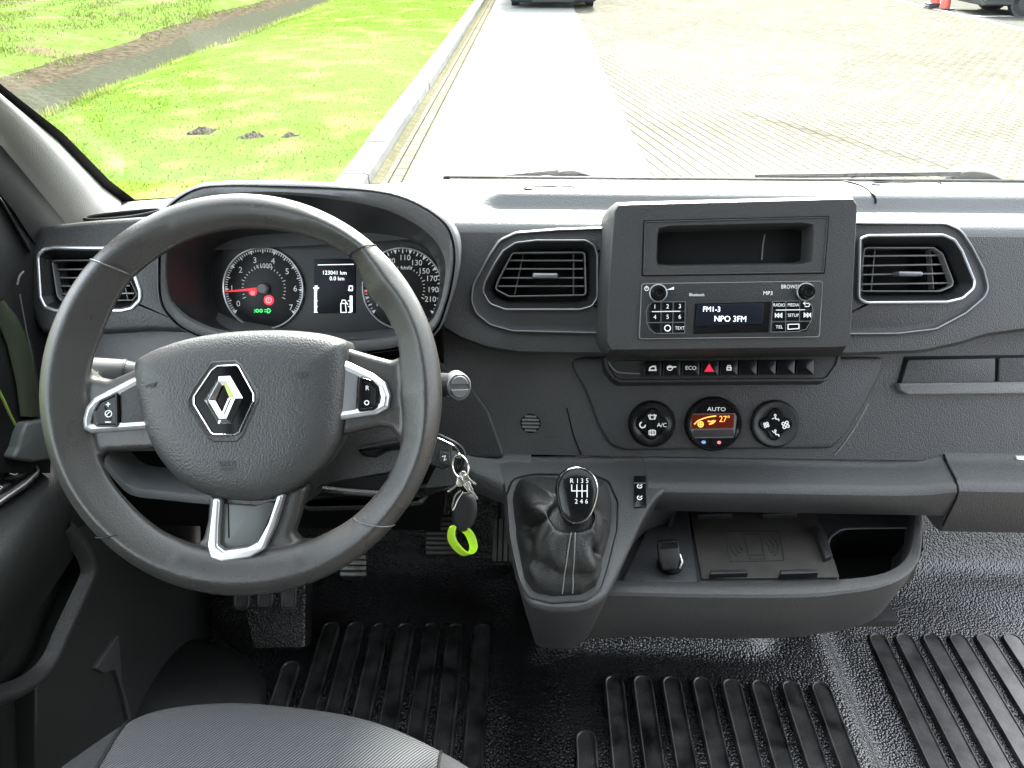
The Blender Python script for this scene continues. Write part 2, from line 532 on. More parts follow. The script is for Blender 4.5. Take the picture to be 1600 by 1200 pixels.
# roof, rear wall and a piece of the far side wall, footwell side and firewall
b = MB()
ytop, ztop = 1.03 - 1.2 * .74, .44
b.cube((XL - .04, -1.0, ztop), (XR + .04, ytop + .02, ztop + .05))
b.build('roof', M['liner'], body, smooth=False)
b = MB(); b.cube((XL - .04, -1.05, -1.16), (XR + .04, -1.0, ztop + .05)); b.build('unseen_bulkhead', M['doorplastic'], body, smooth=False)  # out of view; added, with a longer roof, to cut light from behind
b = MB(); b.cube((XR, -1.0, -1.16), (XR + .05, -.15, ztop)); b.build('unseen_side_wall', M['doorplastic'], body, smooth=False)  # unseen rear piece to cut fill light; front left open for the floor
b = MB()
b.cube((-.70, .86, -1.16), (-.665, 1.34, -.47))
b.cube((-.70, 1.30, -1.16), (XR + .05, 1.36, -.46))
b.cube((-.70, 1.06, -.50), (XR + .05, 1.30, -.44))
b.build('firewall', M['black'], body, smooth=False)

# ------------------------------------------------------------------ dashboard
dash = thing('dashboard', 'dark grey grained plastic dashboard running across the cab under the windscreen', 'dashboard', (.2, .9, -.45))
def fx(u, y, z):
    """x of photo column u at a given (y, z)"""
    d = V((0, y, z)).dot(FWD)
    r = ray(u, 600)
    # solve x so that the projected column is u
    x = 0.0
    for _ in range(6):
        p = V((x, y, z)); d = p.dot(FWD)
        cu = 800 + F * p.dot(RIGHT) / d
        x += (u - cu) * d / F
    return x
lipz = [(690, 508), (720, 526), (760, 541), (810, 549), (945, 551), (1330, 551), (1440, 547), (1500, 534), (1540, 521), (1600, 513), (1750, 506)]
def section(u):
    """profile of the centre and right dashboard at photo column u"""
    v = lerp(lipz, u)
    q = PF.hit(u, v); yb, zb = q.y, q.z
    pts = [(1.045, -.300), (1.03, -.297), (.975, -.2945), (.968, -.296), (.963, -.300), (.957, -.308), (.951, -.3125),
           (.925, -.3125), (.912, -.3135), (.904, -.3175), (.8985, -.325)]
    f_ = max(0.0, min(1.0, (u - 738) / 45)); f_ = f_ * f_ * (3 - 2 * f_)
    pts = [(y, z if y > 1.0 or y < .94 else (-.297 - .0155 * (1.03 - y) / .079) * (1 - f_) + z * f_) for y, z in pts]
    yt, zt = pts[-1]
    for t in (.1, .2, .3, .4, .5, .6, .7, .8, .9, .96):
        pts.append((yt + (yb - yt) * t, zt + (zb - zt) * t))
    pts += [(yb + .0005, zb), (yb + .004, zb - .006), (yb + .014, zb - .0085), (yb + .026, zb - .011), (yb + .029, zb - .014)]
    ys, zs = pts[-1]
    ye, ze = .80, -.586
    for t in (.15, .4, .7, .95, 1.0):
        yy, zz = ys + (ye - ys) * t, zs + (ze - zs) * t
        pts.append((yy, zz))
    return pts
us = [694, 700, 706, 712, 720] + list(range(730, 1600, 12)) + [1600, 1660, 1750, 1900, 2100]
b = MB()
rows = []
for u in us:
    rows.append([V((fx(min(u, 2000), y, z), y, z)) if i > 10 else V((fx(u, .95, -.31), y, z)) for i, (y, z) in enumerate(section(u))])
INS1 = [(1010, 352), (869, 357), (805, 362), (779, 374), (762, 399), (737, 444), (734, 470), (742, 492), (765, 510), (800, 520), (1010, 525)]
INS2 = [(1275, 346), (1475, 347), (1500, 358), (1518, 385), (1537, 422), (1544, 450), (1538, 466), (1507, 492), (1460, 517), (1400, 524), (1275, 525)]
VENT_C = [(805, 379), (838, 375), (915, 375), (930, 384), (934, 400), (934, 466), (925, 480), (905, 485), (790, 485), (765, 476), (753, 456), (757, 440), (772, 412), (785, 392)]
VENT_R = [(1338, 372), (1352, 367), (1470, 366), (1488, 374), (1500, 392), (1520, 440), (1518, 452), (1500, 468), (1475, 474), (1350, 475), (1336, 468)]
VENT_L = [(62, 400), (72, 388), (90, 385), (190, 386), (205, 396), (226, 455), (226, 470), (212, 484), (195, 488), (92, 488), (74, 482), (66, 465)]
def inside(p, poly):
    r = False
    for i in range(len(poly)):
        (x1, y1), (x2, y2) = poly[i - 1], poly[i]
        if (y1 > p[1]) != (y2 > p[1]) and p[0] < (x2 - x1) * (p[1] - y1) / (y2 - y1) + x1: r = not r
    return r
b.loft(rows, closed=False)
# the skin is open behind the two trim inserts, where the vents sit
polys = [PF.out(INS1), PF.out(INS2)]
def open_at(f):
    for po in polys:
        ok = True
        for i in f:
            q = b.v[i] - PF.p
            if abs(q.dot(PF.n)) > .012 or not inside((q.dot(PF.ux), q.dot(PF.uy)), po): ok = False; break
        if ok: return True
    return False
kp = [i for i, f in enumerate(b.f) if not open_at(f)]
b.f = [b.f[i] for i in kp]; b.m = [b.m[i] for i in kp]
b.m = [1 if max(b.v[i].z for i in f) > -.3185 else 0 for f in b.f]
sk = b.build('dash_panel', [M['dash'], M['dash_lit']], dash, ang=30)
# top pad reaching behind the binnacle to the pillar
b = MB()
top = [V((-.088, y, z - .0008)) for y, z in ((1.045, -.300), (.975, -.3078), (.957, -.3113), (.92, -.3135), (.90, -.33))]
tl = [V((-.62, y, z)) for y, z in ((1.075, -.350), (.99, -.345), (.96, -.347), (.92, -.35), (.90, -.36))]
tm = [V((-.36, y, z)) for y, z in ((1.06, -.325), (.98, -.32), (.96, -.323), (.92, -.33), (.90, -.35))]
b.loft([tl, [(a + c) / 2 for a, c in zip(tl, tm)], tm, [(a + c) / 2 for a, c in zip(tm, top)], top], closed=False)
b.build('top_pad', M['dash_lit'], dash, ang=60)
b = MB()
b.loft([[V((-.66, 1.082, -.352)), V((-.36, 1.066, -.327)), V((-.10, 1.051, -.302)), V((XR, 1.051, -.302))], [V((x, 1.09, -.55)) for x in (-.66, -.36, -.10, XR)]], closed=False)
b.build('light_skirt', M['black'], dash)  # unseen skirt added to stop sunlight leaking in behind the dash
# raised pad blocks on top with their hatches
def toppt(u, v, z=-.2925):
    r = ray(u, v); return r * (z / r.z)
PT = Pl((0, .96, -.2925), (0, 0, 1), (1, 0, 0))
def on_top(u, v, lift=.0006):
    """where photo pixel (u, v) meets the top of the dashboard"""
    pr = [p for p in section(u)][:11]
    r = ray(u, v); best = None
    for (y0, z0), (y1, z1) in zip(pr, pr[1:]):
        for k in range(21):
            y = y0 + (y1 - y0) * k / 20; z = z0 + (z1 - z0) * k / 20
            p = r * (y / r.y); d = abs(p.z - z)
            if best is None or d < best[0]: best = (d, p)
    return best[1] + V((0, -.0003, lift))
b = MB()
b.tube([on_top(*p) for p in cr([(1368, 318), (1367, 310), (1362, 303), (1352, 294), (1334, 287), (1305, 281)], 5, False)], .0014, 6); b.build('pad_seam', M['black'], dash)
for (u0, u1, vv) in ((818, 898, 293), (1362, 1470, 286)):
    b = MB()
    P2 = Pl((0, .96, -.2890), (0, 0, 1), (1, 0, 0))
    b.tube([on_top(*q) for q in cr([(u0 + 14, vv + 3.5), (u0 + 2, vv + 3), (u0 + 3, vv + .5), (u0 + 14, vv - .5), (u1 - 14, vv - 1.5), (u1 - 3, vv - .5), (u1, vv + 1.5)], 4, False)], .0011, 6)
    b.build('hatch_seam', M['black'], dash)
# lower dash: seams, raised climate plate, driver side recess
b = MB()
for pts in ([(872, 556), (879, 590), (886, 640), (896, 680), (908, 711)],):
    b.spx(PLO, pts, 2.2, .0012)
b.build('panel_seam', M['black'], dash)
b = MB()
b.spx(PLO, cr([(1384, 556), (1378, 580), (1366, 610), (1345, 652), (1322, 688), (1304, 711)], 4, False), 2.4, .0014)
b.build('panel_edge', M['dash_lit'], dash)
b = MB()
cp = rc(PLO.out([(884, 557), (1380, 557), (1372, 585), (1348, 632), (1316, 682), (1296, 700), (975, 703), (952, 694), (935, 665), (915, 612)]), .014)
b.slab(cp, PLO, -.004, .0055, .004)
b.build('climate_plate', M['lower'], dash)
# raised dark slab: shade of the driver-side recess put into its colour
b = MB()
rec = rc(PLO.out([(560, 560), (690, 566), (735, 600), (764, 640), (782, 690), (790, 716), (560, 716)]), .01)
b.slab(rec, Pl(PLO.p, PLO.n, PLO.ux), -.09, .004, .004)
b.build('recess_shade', M['dark'], dash)
# round slotted sensor grille
b = MB()
ga, gb = PLO.p2(829, 661); gk = PLO.k(829, 661)
b.prof(ell(16 * gk, 15 * gk, 28, ga, gb), PLO, [(0, -.002), (0, .0016), (.0012, .0022), (.002, .0016), (.0024, .0004)], False, True)
gr = b.build('sensor_grille', M['black'], dash)
b = MB()
for i, dy in enumerate((-11, -5.5, 0, 5.5, 11)):
    hw = math.sqrt(max(0, 14.2 ** 2 - dy * dy))
    b.spx(PLO, [(829 - hw, 661 + dy), (829 + hw, 661 + dy + .6)], 2.4, .0026)
b.build('grille_bars', M['slat'], gr)
# trim inserts round the vents
def holed(b, o, hole, pl, pr, h):
    """a plate with the edge profile pr round its outline and an opening"""
    c = (sum(p[0] for p in hole) / len(hole), sum(p[1] for p in hole) / len(hole))
    so, si = star(o, c, 160), star(hole, c, 160)
    b.loft([[pl.at(x, y, hh) for x, y in inset(so, d)] for d, hh in pr] + [[pl.at(x, y, h) for x, y in si], [pl.at(x, y, h - .012) for x, y in si]])
def insert(name, px, r, vent):
    o = rc(PF.out(px), r)
    b = MB()
    holed(b, o, rc(PF.out(vent), .012), PF, [(0, -.004), (0, .0035), (.0015, .0052), (.0032, .0052), (.0048, .0025), (.010, .0015), (.012, .0022)], .0022)
    p = b.build(name, M['fascia'], dash)
    b = MB(); b.ring(inset(o, .0016), PF, .0018, .003, .0062, .0005); b.build('trim_line', M['greytrim'], p)
    return p
insert('trim_insert', INS1, [.001, .02, .02, .02, .02, .03, .02, .02, .02, .03, .001], VENT_C)
insert('trim_insert', INS2, [.001, .025, .02, .02, .03, .02, .015, .03, .03, .03, .001], VENT_R)
# right-hand cubby doors
PLR = Pl(PLO.p, PLO.n, PLO.ux)
b = MB(); q = rc(PLR.out([(1398, 598), (1700, 594), (1700, 614), (1412, 616), (1401, 609)]), .004); b.slab(q, PLR, -.004, .0105, .002)
b.build('cubby_ledge', M['dash_lit'], dash)
b = MB(); q = rc(PLR.out([(1412, 557), (1700, 553), (1700, 599), (1400, 602)]), .002); b.slab(q, PLR, -.003, .0042, .0005)
b.build('cubby_gap', M['black'], dash)
for px in ([(1415, 562), (1550, 559), (1549, 597), (1404, 600)], [(1556, 559), (1700, 556), (1700, 595), (1555, 597)]):
    b = MB(); b.slab(rc(PLR.out(px), .002), PLR, -.002, .0075, .0012); b.build('cubby_door', M['dash'], dash)
# ledge below, with the under-face, and the glovebox lid at the right
def ledge(u0, u1, name, mt, raise_=0.0, step=40, face=.045, cut=0):
    b = MB(); rows = []
    n = max(2, int(abs(u1 - u0) / step))
    for i in range(n + 1):
        u = u0 + (u1 - u0) * i / n
        e = raise_ if not callable(raise_) else raise_(u)
        sec = [(.815 + e * .3, -.570 + e), (.803, -.588 + e), (.799, -.5915 + e), (.79, -.593 + e), (.765, -.5975 + e * .9), (.757, -.5995 + e * .9), (.752, -.605 + e * .9), (.7515, -.612 + e * .8),
               (.757, -.612 - face * .9), (.760, -.612 - face), (.775, -.616 - face), (.98, -.63 - face)]
        rows.append([V((fx(u, .77, -.60), y, z)) for y, z in sec])
    b.loft(rows, closed=False)
    return b.build(name, mt, dash, ang=35)
ledge(1010, 1484, 'ledge', M['dash'], lambda u: max(0, min(1, (u - 1425) / 60)) * .0085, face=.030)
ledge(1487, 2000, 'glovebox_lid', M['dash'], .0095, face=.056)
b = MB()
e0 = [(.803, -.5785), (.79, -.5835), (.765, -.588), (.7535, -.597), (.7515, -.606), (.757, -.656)]
b.tube([V((fx(1485.5, .77, -.60), y - .0006, z + .0006)) for y, z in e0], .0013, 6); b.build('lid_gap', M['black'], dash)
PS = yz(.80, -.581, .757, -.5885)
b = MB(); b.rbox(PS, *PS.p2(1600, 712), .026, .017, -.002, .0022, .002, .001); b.build('lid_button', M['satin'], dash)
# ledge to the left of the console, sweeping round to the column
b = MB(); rows = []
path = [(690, 694), (715, 700), (745, 710), (775, 716), (800, 718), (830, 718)]
for i, (u, v) in enumerate(path):
    a = PLO.hit(u, v)
    w = .010 + .030 * min(1, i / 4)
    rows.append([a + V((0, .006, .01)), a + V((0, -.001, .0)), a + V((0, -.008, -.003)), a + V((0, -w, -.004 - w * .15)), a + V((0, -w - .006, -.011 - w * .15)), a + V((0, -w - .004, -.04)), a + V((0, .15, -.06))])
b.loft(rows, closed=False); b.build('ledge', M['dash'], dash, ang=50)
# left end of the dash with the side vent, and the knee panel under it
b = MB()
lc = rc(PF.out([(45, 372), (62, 354), (130, 346), (262, 336), (262, 470), (300, 500), (345, 522), (240, 517), (160, 522), (64, 520), (50, 482), (44, 420)]), .012)
holed(b, lc, rc(PF.out(VENT_L), .010), PF, [(0, -.10), (0, -.002), (.001, .001), (.003, .004), (.008, .006)], .006)
b.build('end_panel', M['dash'], dash)
PE = Pl((0, .95, -.322), (0, -.10, 1), (1, 0, 0))
b = MB()
ov = cr(PE.out([(132, 347), (150, 342), (200, 336), (246, 332), (252, 336), (205, 346), (160, 350), (138, 350)]), 4)
b.ring(ov, PE, .004, .0, .007, .0015); og = b.build('demister_grille', M['rubber'], dash)
b = MB(); b.slab(inset(ccw(ov), .0035), PE, .0, .002, .0005); b.build('grille_mesh', M['dash'], og)
PK = yz(.86, -.455, .80, -.60)
b = MB()
b.slab(rc(PK.out([(58, 512), (345, 512), (390, 560), (390, 718), (250, 706), (160, 707), (110, 680), (70, 590)]), .015), PK, -.03, .0, .006)
b.build('knee_panel', M['dash_lit'], dash)
# open cubby under the knee panel: dark box with a pale lip
PK2 = yz(.80, -.575, .785, -.68)
b = MB(); rows = []
for u, v in cr([(140, 716), (158, 722), (178, 745), (204, 768), (250, 775), (330, 783), (420, 788)], 4, False):
    q = PK2.hit(u, v)
    rows.append([q + V((0, .02, -.012)), q + V((0, .003, -.009)), q + V((0, -.001, -.005)), q + V((0, .002, .003)), q + V((0, .006, .005)), q + V((0, .05, .008))])
b.loft(rows, closed=False); b.build('cubby_lip', M['dash_lit'], dash, ang=50)
b = MB()
b.cube((-.605, .87, -.78), (-.13, .99, -.465))
b.build('cubby_cavity', M['black'], dash, smooth=False)

# ------------------------------------------------------------------ air vents
def bez(o, pl, pr, mt, parent, name):
    b = MB(); b.prof(o, pl, pr, False, False); return b.build(name, mt, parent)
def air_vent(label, loc_px, outer, rad, grille, slats, vanes, tab, ring_mat, silver_w):
    c = PF.hit(*loc_px)
    t = thing('air_vent', label, 'air vent', c, 'air vents in the dashboard')
    o = rc(PF.out(outer), rad)
    b = MB()
    b.ring(o, PF, silver_w, -.002, .0085, .0012); b.build('vent_trim', ring_mat, t)
    i1 = inset(ccw(o), silver_w - .0004)
    b = MB()
    b.prof(i1, PF, [(0, .0), (0, .0075), (.0012, .0075), (.004, .002), (.0085, -.006), (.010, -.008), (.010, -.05)], False, True)
    b.build('vent_housing', M['vent'], t)
    g = rc(PF.out(grille), .006)
    b = MB(); b.ring(g, PF, .0016, -.012, .0, .0006); b.build('grille_frame', M['slat'], t)
    b = MB(); b.slab(inset(ccw(g), .001), PF, -.042, -.038, .0005); b.build('grille_back', M['black'], t)
    n = (PF.n + PF.uy * .55).normalized()
    for (ua, va, ub, vb) in slats:
        b = MB()
        p, q = PF.hit(ua, va, -.008), PF.hit(ub, vb, -.008)
        nn = PF.uy + PF.n * .10
        b.bar(p - PF.n * .006, q - PF.n * .006, .011, .0012, nn)
        b.bar(p, q, .0016, .0016, nn, mat=1)
        b.build('slat', [M['vent'], M['slat']], t)
    for (ua, va, ub, vb) in vanes:
        b = MB()
        b.bar(PF.hit(ua, va, -.02), PF.hit(ub, vb, -.02), .0012, .012, PF.n); b.build('vane', M['slat'], t)
    if tab:
        ua, va, w, h = tab
        b = MB(); a_, b_ = PF.p2(ua, va); k = PF.k(ua, va)
        b.slab([(a_ + x, b_ + y) for x, y in rrect(w * k, h * k, .0025)], PF, -.012, .006, .0025)
        b.build('thumb_tab', M['greytrim'], t)
    return t
air_vent('air vent with black slats left of the radio, beside the instrument hood', (850, 430), VENT_C,
         .012, [(800, 394), (915, 393), (917, 462), (795, 464), (772, 452), (778, 436)],
         [(790, 420, 911, 420), (783, 434, 912, 434), (778, 447, 913, 447), (795, 407, 911, 407)], [(818, 396, 804, 460), (896, 394, 896, 459)],
         (852, 431, 40, 8), M['greytrim'], .0022)
air_vent('silver-edged air vent with black slats right of the radio bezel', (1420, 420), VENT_R,
         .012, [(1350, 386), (1460, 386), (1474, 396), (1491, 440), (1489, 448), (1470, 456), (1346, 456), (1343, 446)],
         [(1350, 400, 1469, 399), (1348, 415, 1476, 413), (1346, 429, 1482, 427), (1345, 444, 1486, 442)], [(1364, 389, 1358, 454), (1450, 389, 1455, 452)],
         (1420, 428, 38, 7), M['satin'], .0030)
air_vent('silver-edged air vent at the far left end, partly behind the steering wheel', (145, 435), VENT_L,
         .010, [(80, 410), (84, 406), (190, 405), (206, 442), (215, 460), (208, 470), (95, 471), (88, 462)],
         [(86, 421, 192, 420), (88, 434, 198, 433), (91, 447, 203, 446), (94, 459, 210, 458)], [(97, 408, 108, 469), (190, 408, 204, 469)],
         (150, 440, 30, 7), M['satin'], .0042)

# ------------------------------------------------------------------ instrument cluster
clus = thing('instrument_cluster', 'hooded instrument cluster with two round gauges behind the steering wheel', 'instruments', (-.28, .88, -.40))
lip_o = [(246, 470), (243, 420), (246, 360), (258, 322), (300, 293), (350, 286), (430, 286), (520, 289), (600, 297), (650, 313), (690, 338), (709, 362), (716, 398), (712, 440), (702, 480), (684, 520), (640, 545), (500, 560), (350, 540), (290, 520), (262, 498)]
lip_i = [(262, 462), (258, 420), (264, 366), (290, 330), (330, 312), (380, 306), (440, 304), (520, 311), (590, 324), (635, 342), (668, 364), (688, 388), (696, 415), (694, 445), (686, 478), (670, 506), (630, 526), (500, 538), (360, 522), (306, 506), (276, 485)]
face_o = [(330, 462), (330, 430), (340, 400), (362, 382), (395, 374), (430, 371), (480, 368), (530, 368), (580, 370), (625, 376), (655, 384), (676, 402), (686, 425), (686, 450), (682, 474), (668, 500), (630, 522), (500, 530), (395, 520), (352, 503), (336, 482)]
lo = [PH.hit(*p) for p in cr(lip_o, 4)]; li = [PH.hit(*p) for p in cr(lip_i, 4)]; fo = [PC.hit(*p, .004) for p in cr(face_o, 4)]
cc = sum(lo, V((0, 0, 0))) / len(lo)
back = [V((p.x * .96 + cc.x * .04, 1.0, -.335 + (p.z - cc.z) * .55 - .06)) for p in lo]
mid = [p * .55 + q * .45 + V((0, 0, .008 if p.z > cc.z else 0)) for p, q in zip(lo, back)]
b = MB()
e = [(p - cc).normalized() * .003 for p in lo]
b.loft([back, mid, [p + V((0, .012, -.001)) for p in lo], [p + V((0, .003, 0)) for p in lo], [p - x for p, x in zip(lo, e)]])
b.build('hood', M['dash_lit'], clus, ang=50)
b = MB()
lm = [p * .35 + q * .65 for p, q in zip(lo, li)]
b.loft([[p - x * 1.6 + V((0, .004, 0)) for p, x in zip(lo, e)], [p - x * 2.2 + V((0, -.001, 0)) for p, x in zip(lo, e)], [p + V((0, -.003, -.0005)) for p in lm], li, [p + V((0, .006, 0)) for p in li]])
b.build('hood_lip', M['dash_lit'], clus, ang=50)
b = MB()
b.loft([[p + V((0, .004, 0)) for p in li], [p * .5 + q * .5 for p, q in zip(li, fo)], fo])
b.build('hood_lining', M['cluster'], clus, ang=60)
b = MB()
b.loft([fo, [p - PC.n * .004 for p in fo]], False, True); b.build('face_plate', M['cluster'], clus)
# tachometer and speedometer
def gauge(name, label, u, v, rpx, marks, minor, a0, a1, txts, hub=True):
    k = PC.k(u, v); ca, cb = PC.p2(u, v); r = rpx * k
    b = MB(); b.slab(ell(r, r, 64, ca, cb), PC, -.002, .0018, .0008); g = b.build(name, M['dial'], clus)
    if label: g['label'] = label
    b = MB(); b.ring(ell(r, r, 72, ca, cb), PC, .0018, .0, .0065, .0006); b.build('gauge_ring', M['satin'], g)
    b = MB()
    def pol(a, q): return (ca + math.cos(a) * r * q, cb + math.sin(a) * r * q)
    n = marks * minor
    for i in range(n + 1):
        a = R(a0 + (a1 - a0) * i / n)
        if i % minor == 0:
            p, q = pol(a, .955), pol(a, .85)
            t = V((-math.sin(a), math.cos(a))) * r * .045
            b.add([PC.at(p[0] + t.x, p[1] + t.y, .0024), PC.at(q[0], q[1], .0024), PC.at(p[0] - t.x, p[1] - t.y, .0024)], [(0, 1, 2)])
        else:
            half = (i % minor == minor // 2)
            b.stroke(PC, [pol(a, .955), pol(a, .86 if half else .895)], r * (.026 if half else .018), .0024)
    for s, ang, q, h in txts:
        p = pol(R(ang), q); b.text(PC, s, p[0], p[1], h * k, .0024)
    for i in range(26):
        a = R(205 - i * 9.2)
        b.stroke(PC, [pol(a, .50), pol(a, .58 if i % 5 == 0 else .545)], r * .016, .0024)
    b.build('scale', M['white'], g)
    if hub:
        b = MB(); a = R(185)
        p, q = pol(a, .02), pol(a, .97)
        d = V((-math.sin(a), math.cos(a)))
        b.loft([[PC.at(q[0] + d.x * .0007 * s, q[1] + d.y * .0007 * s, .0045) for s in (1, -1)], [PC.at(p[0] + d.x * .0022 * s, p[1] + d.y * .0022 * s, .006) for s in (1, -1)]], closed=False)
        b.build('needle', M['red'], g)
        b = MB(); b.lathe(PC.at(ca, cb, .002), PC.n, [(r * .14, 0), (r * .14, .006), (r * .11, .008)], 24); b.build('needle_hub', M['slat'], g)
    return g, ca, cb, r, k
g, ca, cb, r, k = gauge('tachometer', None, 413, 451, 63.5, 7, 10, 218, -38,
      [('0', 210, .74, 9), ('1', 180, .79, 9), ('2', 141, .72, 9), ('3', 106, .72, 9), ('4', 70, .72, 9), ('5', 36, .73, 9), ('6', 1, .78, 9), ('7', -34, .80, 9), ('x1000', 88, .56, 7)])
g['label'] = 'round rev counter with a red needle'
def oval(u, v, a, c, n=20): return [(u + a * math.cos(2 * math.pi * i / n), v + c * math.sin(2 * math.pi * i / n)) for i in range(n)]
b = MB()
for (u, v, s) in ((396, 456, 1), (421, 469, 1.25)):
    b.slab(ell(6.3 * s * k, 6.3 * s * k, 24, *PC.p2(u, v)), PC, .0015, .0026, .0002)
b.build('warning_lamp', M['redlamp'], g)
b = MB()
b.spx(PC, oval(396, 457, 2.4, 3), 1.3, .0030, True); b.spx(PC, [(396, 455), (396, 458)], 1.2, .0030)
b.spx(PC, oval(421, 469, 4.2, 4.2), 1.5, .0030, True); b.tpx(PC, 'P', 421, 469, 5, .0030)
b.build('warning_symbol', M['white'], g)
b = MB()
b.spx(PC, oval(403, 485.5, 2, 2.2), 1.3, .0026, True); b.spx(PC, oval(409, 485.5, 2, 2.2), 1.3, .0026, True)
b.spx(PC, [(414, 484), (418, 484)], 1, .0026); b.spx(PC, [(414, 487), (418, 487)], 1, .0026)
b.spx(PC, [(419, 482.5), (421.5, 482.5), (424, 485.5), (421.5, 488.5), (419, 488.5)], 1.3, .0026, True)
b.spx(PC, [(398, 484), (400, 485)], 1, .0026); b.spx(PC, [(398, 488), (400, 487)], 1, .0026)
b.build('light_symbol', M['greenlamp'], g)
g2, *_ = gauge('speedometer', None, 630, 451, 63.5, 11, 4, 218, -38,
      [('10', 212, .70, 8), ('30', 190, .72, 8), ('50', 160, .70, 8), ('70', 136, .72, 8), ('90', 112, .73, 8), ('110', 86, .76, 8.5), ('130', 62, .72, 8.5), ('150', 40, .68, 8.5), ('170', 20, .75, 8.5), ('190', -1, .74, 8.5), ('210', -20, .72, 8.5), ('km/h', 80, .52, 6)], hub=True)
g2['label'] = 'round speedometer half hidden by the wheel rim'
# centre display
b = MB(); q = rc(PC.out([(491, 405), (556, 404), (556, 489), (490, 490)]), .001); b.slab(q, PC, -.002, .0012, .0003); ds = b.build('trip_display', M['screen'], clus)
b = MB()
b.spx(PC, [(497, 414), (553, 413)], 1.0, .0016)
b.tpx(PC, '123041 km', 523, 426, 6, .0016); b.tpx(PC, '0.0 km', 527, 435, 6, .0016)
b.spx(PC, [(493.5, 453), (493.5, 488)], 4, .0016); b.spx(PC, [(549, 462), (549, 487.5)], 4, .0016)
for u in (491, 549):
    for v in (453, 470, 479, 488): b.spx(PC, [(u, v), (u + 6 if u < 500 else u - 5, v)], 1.0, .0016)
b.spx(PC, [(533, 474), (540, 474), (541.5, 488), (533, 488)], 1.0, .0016, True); b.spx(PC, [(534, 474), (535, 469), (540, 469), (541, 474)], 1.0, .0016)
b.spx(PC, [(541, 472), (544, 476)], 1.2, .0016)
b.spx(PC, [(546, 447), (551, 447), (551, 454), (546, 454)], 1.4, .0016, True); b.spx(PC, [(490, 450), (499, 450)], 1.6, .0016); b.spx(PC, [(492, 447), (497, 447)], 1.2, .0016)
b.build('readout', M['readout'], ds)

# ------------------------------------------------------------------ steering wheel
WD = 0.73
PWH = facing(377, 617, WD)
s_ = WD / F
wc = PWH.p.copy()
wheel = thing('steering_wheel', 'worn grey leather three-spoke steering wheel with a chrome diamond emblem on its hub', 'steering wheel', wc)
def W(px): return [((u - 377) * s_, -(v - 617) * s_) for u, v in px]
rin_tab = [(-180, 242), (-170, 240), (-150, 244), (-135, 244), (-120, 246), (-105, 244), (-90, 242), (-75, 246), (-60, 252), (-48, 258), (-30, 262), (-15, 260), (0, 250), (10, 252), (20, 258), (30, 258), (38, 252), (45, 262), (50, 274), (62, 270), (75, 264), (90, 260), (105, 256), (120, 252), (135, 250), (148, 242), (158, 238), (170, 240), (180, 242)]
N = 144; b = MB(); loops = []
for i in range(N):
    a = 2 * math.pi * i / N
    deg = math.degrees(a); deg = deg - 360 if deg > 180 else deg
    ri = lerp(rin_tab, deg) * s_; ro = 314 * s_
    rm, w = (ri + ro) / 2, (ro - ri) / 2
    L = []
    for j in range(28):
        t = 2 * math.pi * j / 28
        cx, sy = math.cos(t), math.sin(t)
        ex = abs(cx) ** .9 * (1 if cx > 0 else -1)
        hh = .0155 * sy
        grip = .35 + .65 * max(0, math.cos((abs(deg if abs(deg) < 90 else 180 - abs(deg)) - 22) / 55 * 1.57)) if abs(abs(deg) - 90) > 20 else .3
        if sy > 0:      # a ridge near the outer third, with a flatter grip face running in from it
            fac = .0172 * (1 - max(0, .22 - ex) / 1.30) if ex < .22 else .0172 * (1 - (ex - .22) / .78) ** .55
            hh = hh * (1 - grip) + fac * grip
        rr = rm + w * ex
        L.append(PWH.at(rr * math.cos(a), rr * math.sin(a), hh))
    loops.append(L)
b.loft(loops, wrap=True)
for px in ([(95, 548), (122, 570), (145, 590), (168, 594), (215, 573), (270, 560), (270, 700), (235, 703), (165, 706), (150, 716), (142, 745), (95, 730)],
           [(530, 540), (583, 556), (610, 563), (628, 556), (655, 530), (665, 725), (626, 712), (621, 686), (610, 671), (590, 668), (530, 682)],
           [(324, 775), (321, 815), (314, 843), (300, 857), (272, 862), (256, 905), (510, 895), (494, 846), (466, 847), (456, 835), (465, 808), (478, 760)]):
    b.slab(W(px), PWH, -.020, -.001, .006)
rim = b.build('rim', M['leather'], wheel)
md = rim.modifiers.new('remesh', 'REMESH'); md.mode = 'VOXEL'; md.voxel_size = .0016; md.use_smooth_shade = True
ms = rim.modifiers.new('smooth', 'SMOOTH'); ms.factor = .5; ms.iterations = 10
# leather seams across the rim
def seam(u0, v0, u1, v1, mt):
    a0 = math.atan2(-(v0 - 617), u0 - 377); a1 = math.atan2(-(v1 - 617), u1 - 377)
    r0, r1 = 314 * s_, math.hypot(u1 - 377, v1 - 617) * s_
    b = MB(); pts = []
    for j in range(13):
        t = math.pi * j / 12
        q = .5 - .5 * math.cos(t)
        rr = r0 + (r1 - r0) * q; a = a0 + (a1 - a0) * q
        pts.append(PWH.at(rr * math.cos(a), rr * math.sin(a), .0162 * math.sin(t) + .0006 * math.sin(t)))
    b.tube(pts, .0007, 6); b.build('seam', mt, wheel)
seam(150, 411, 207, 430, M['dash_lit']); seam(590, 381, 547, 402, M['rubber']); seam(145, 845, 208, 828, M['rubber']); seam(614, 818, 554, 809, M['dash_lit'])
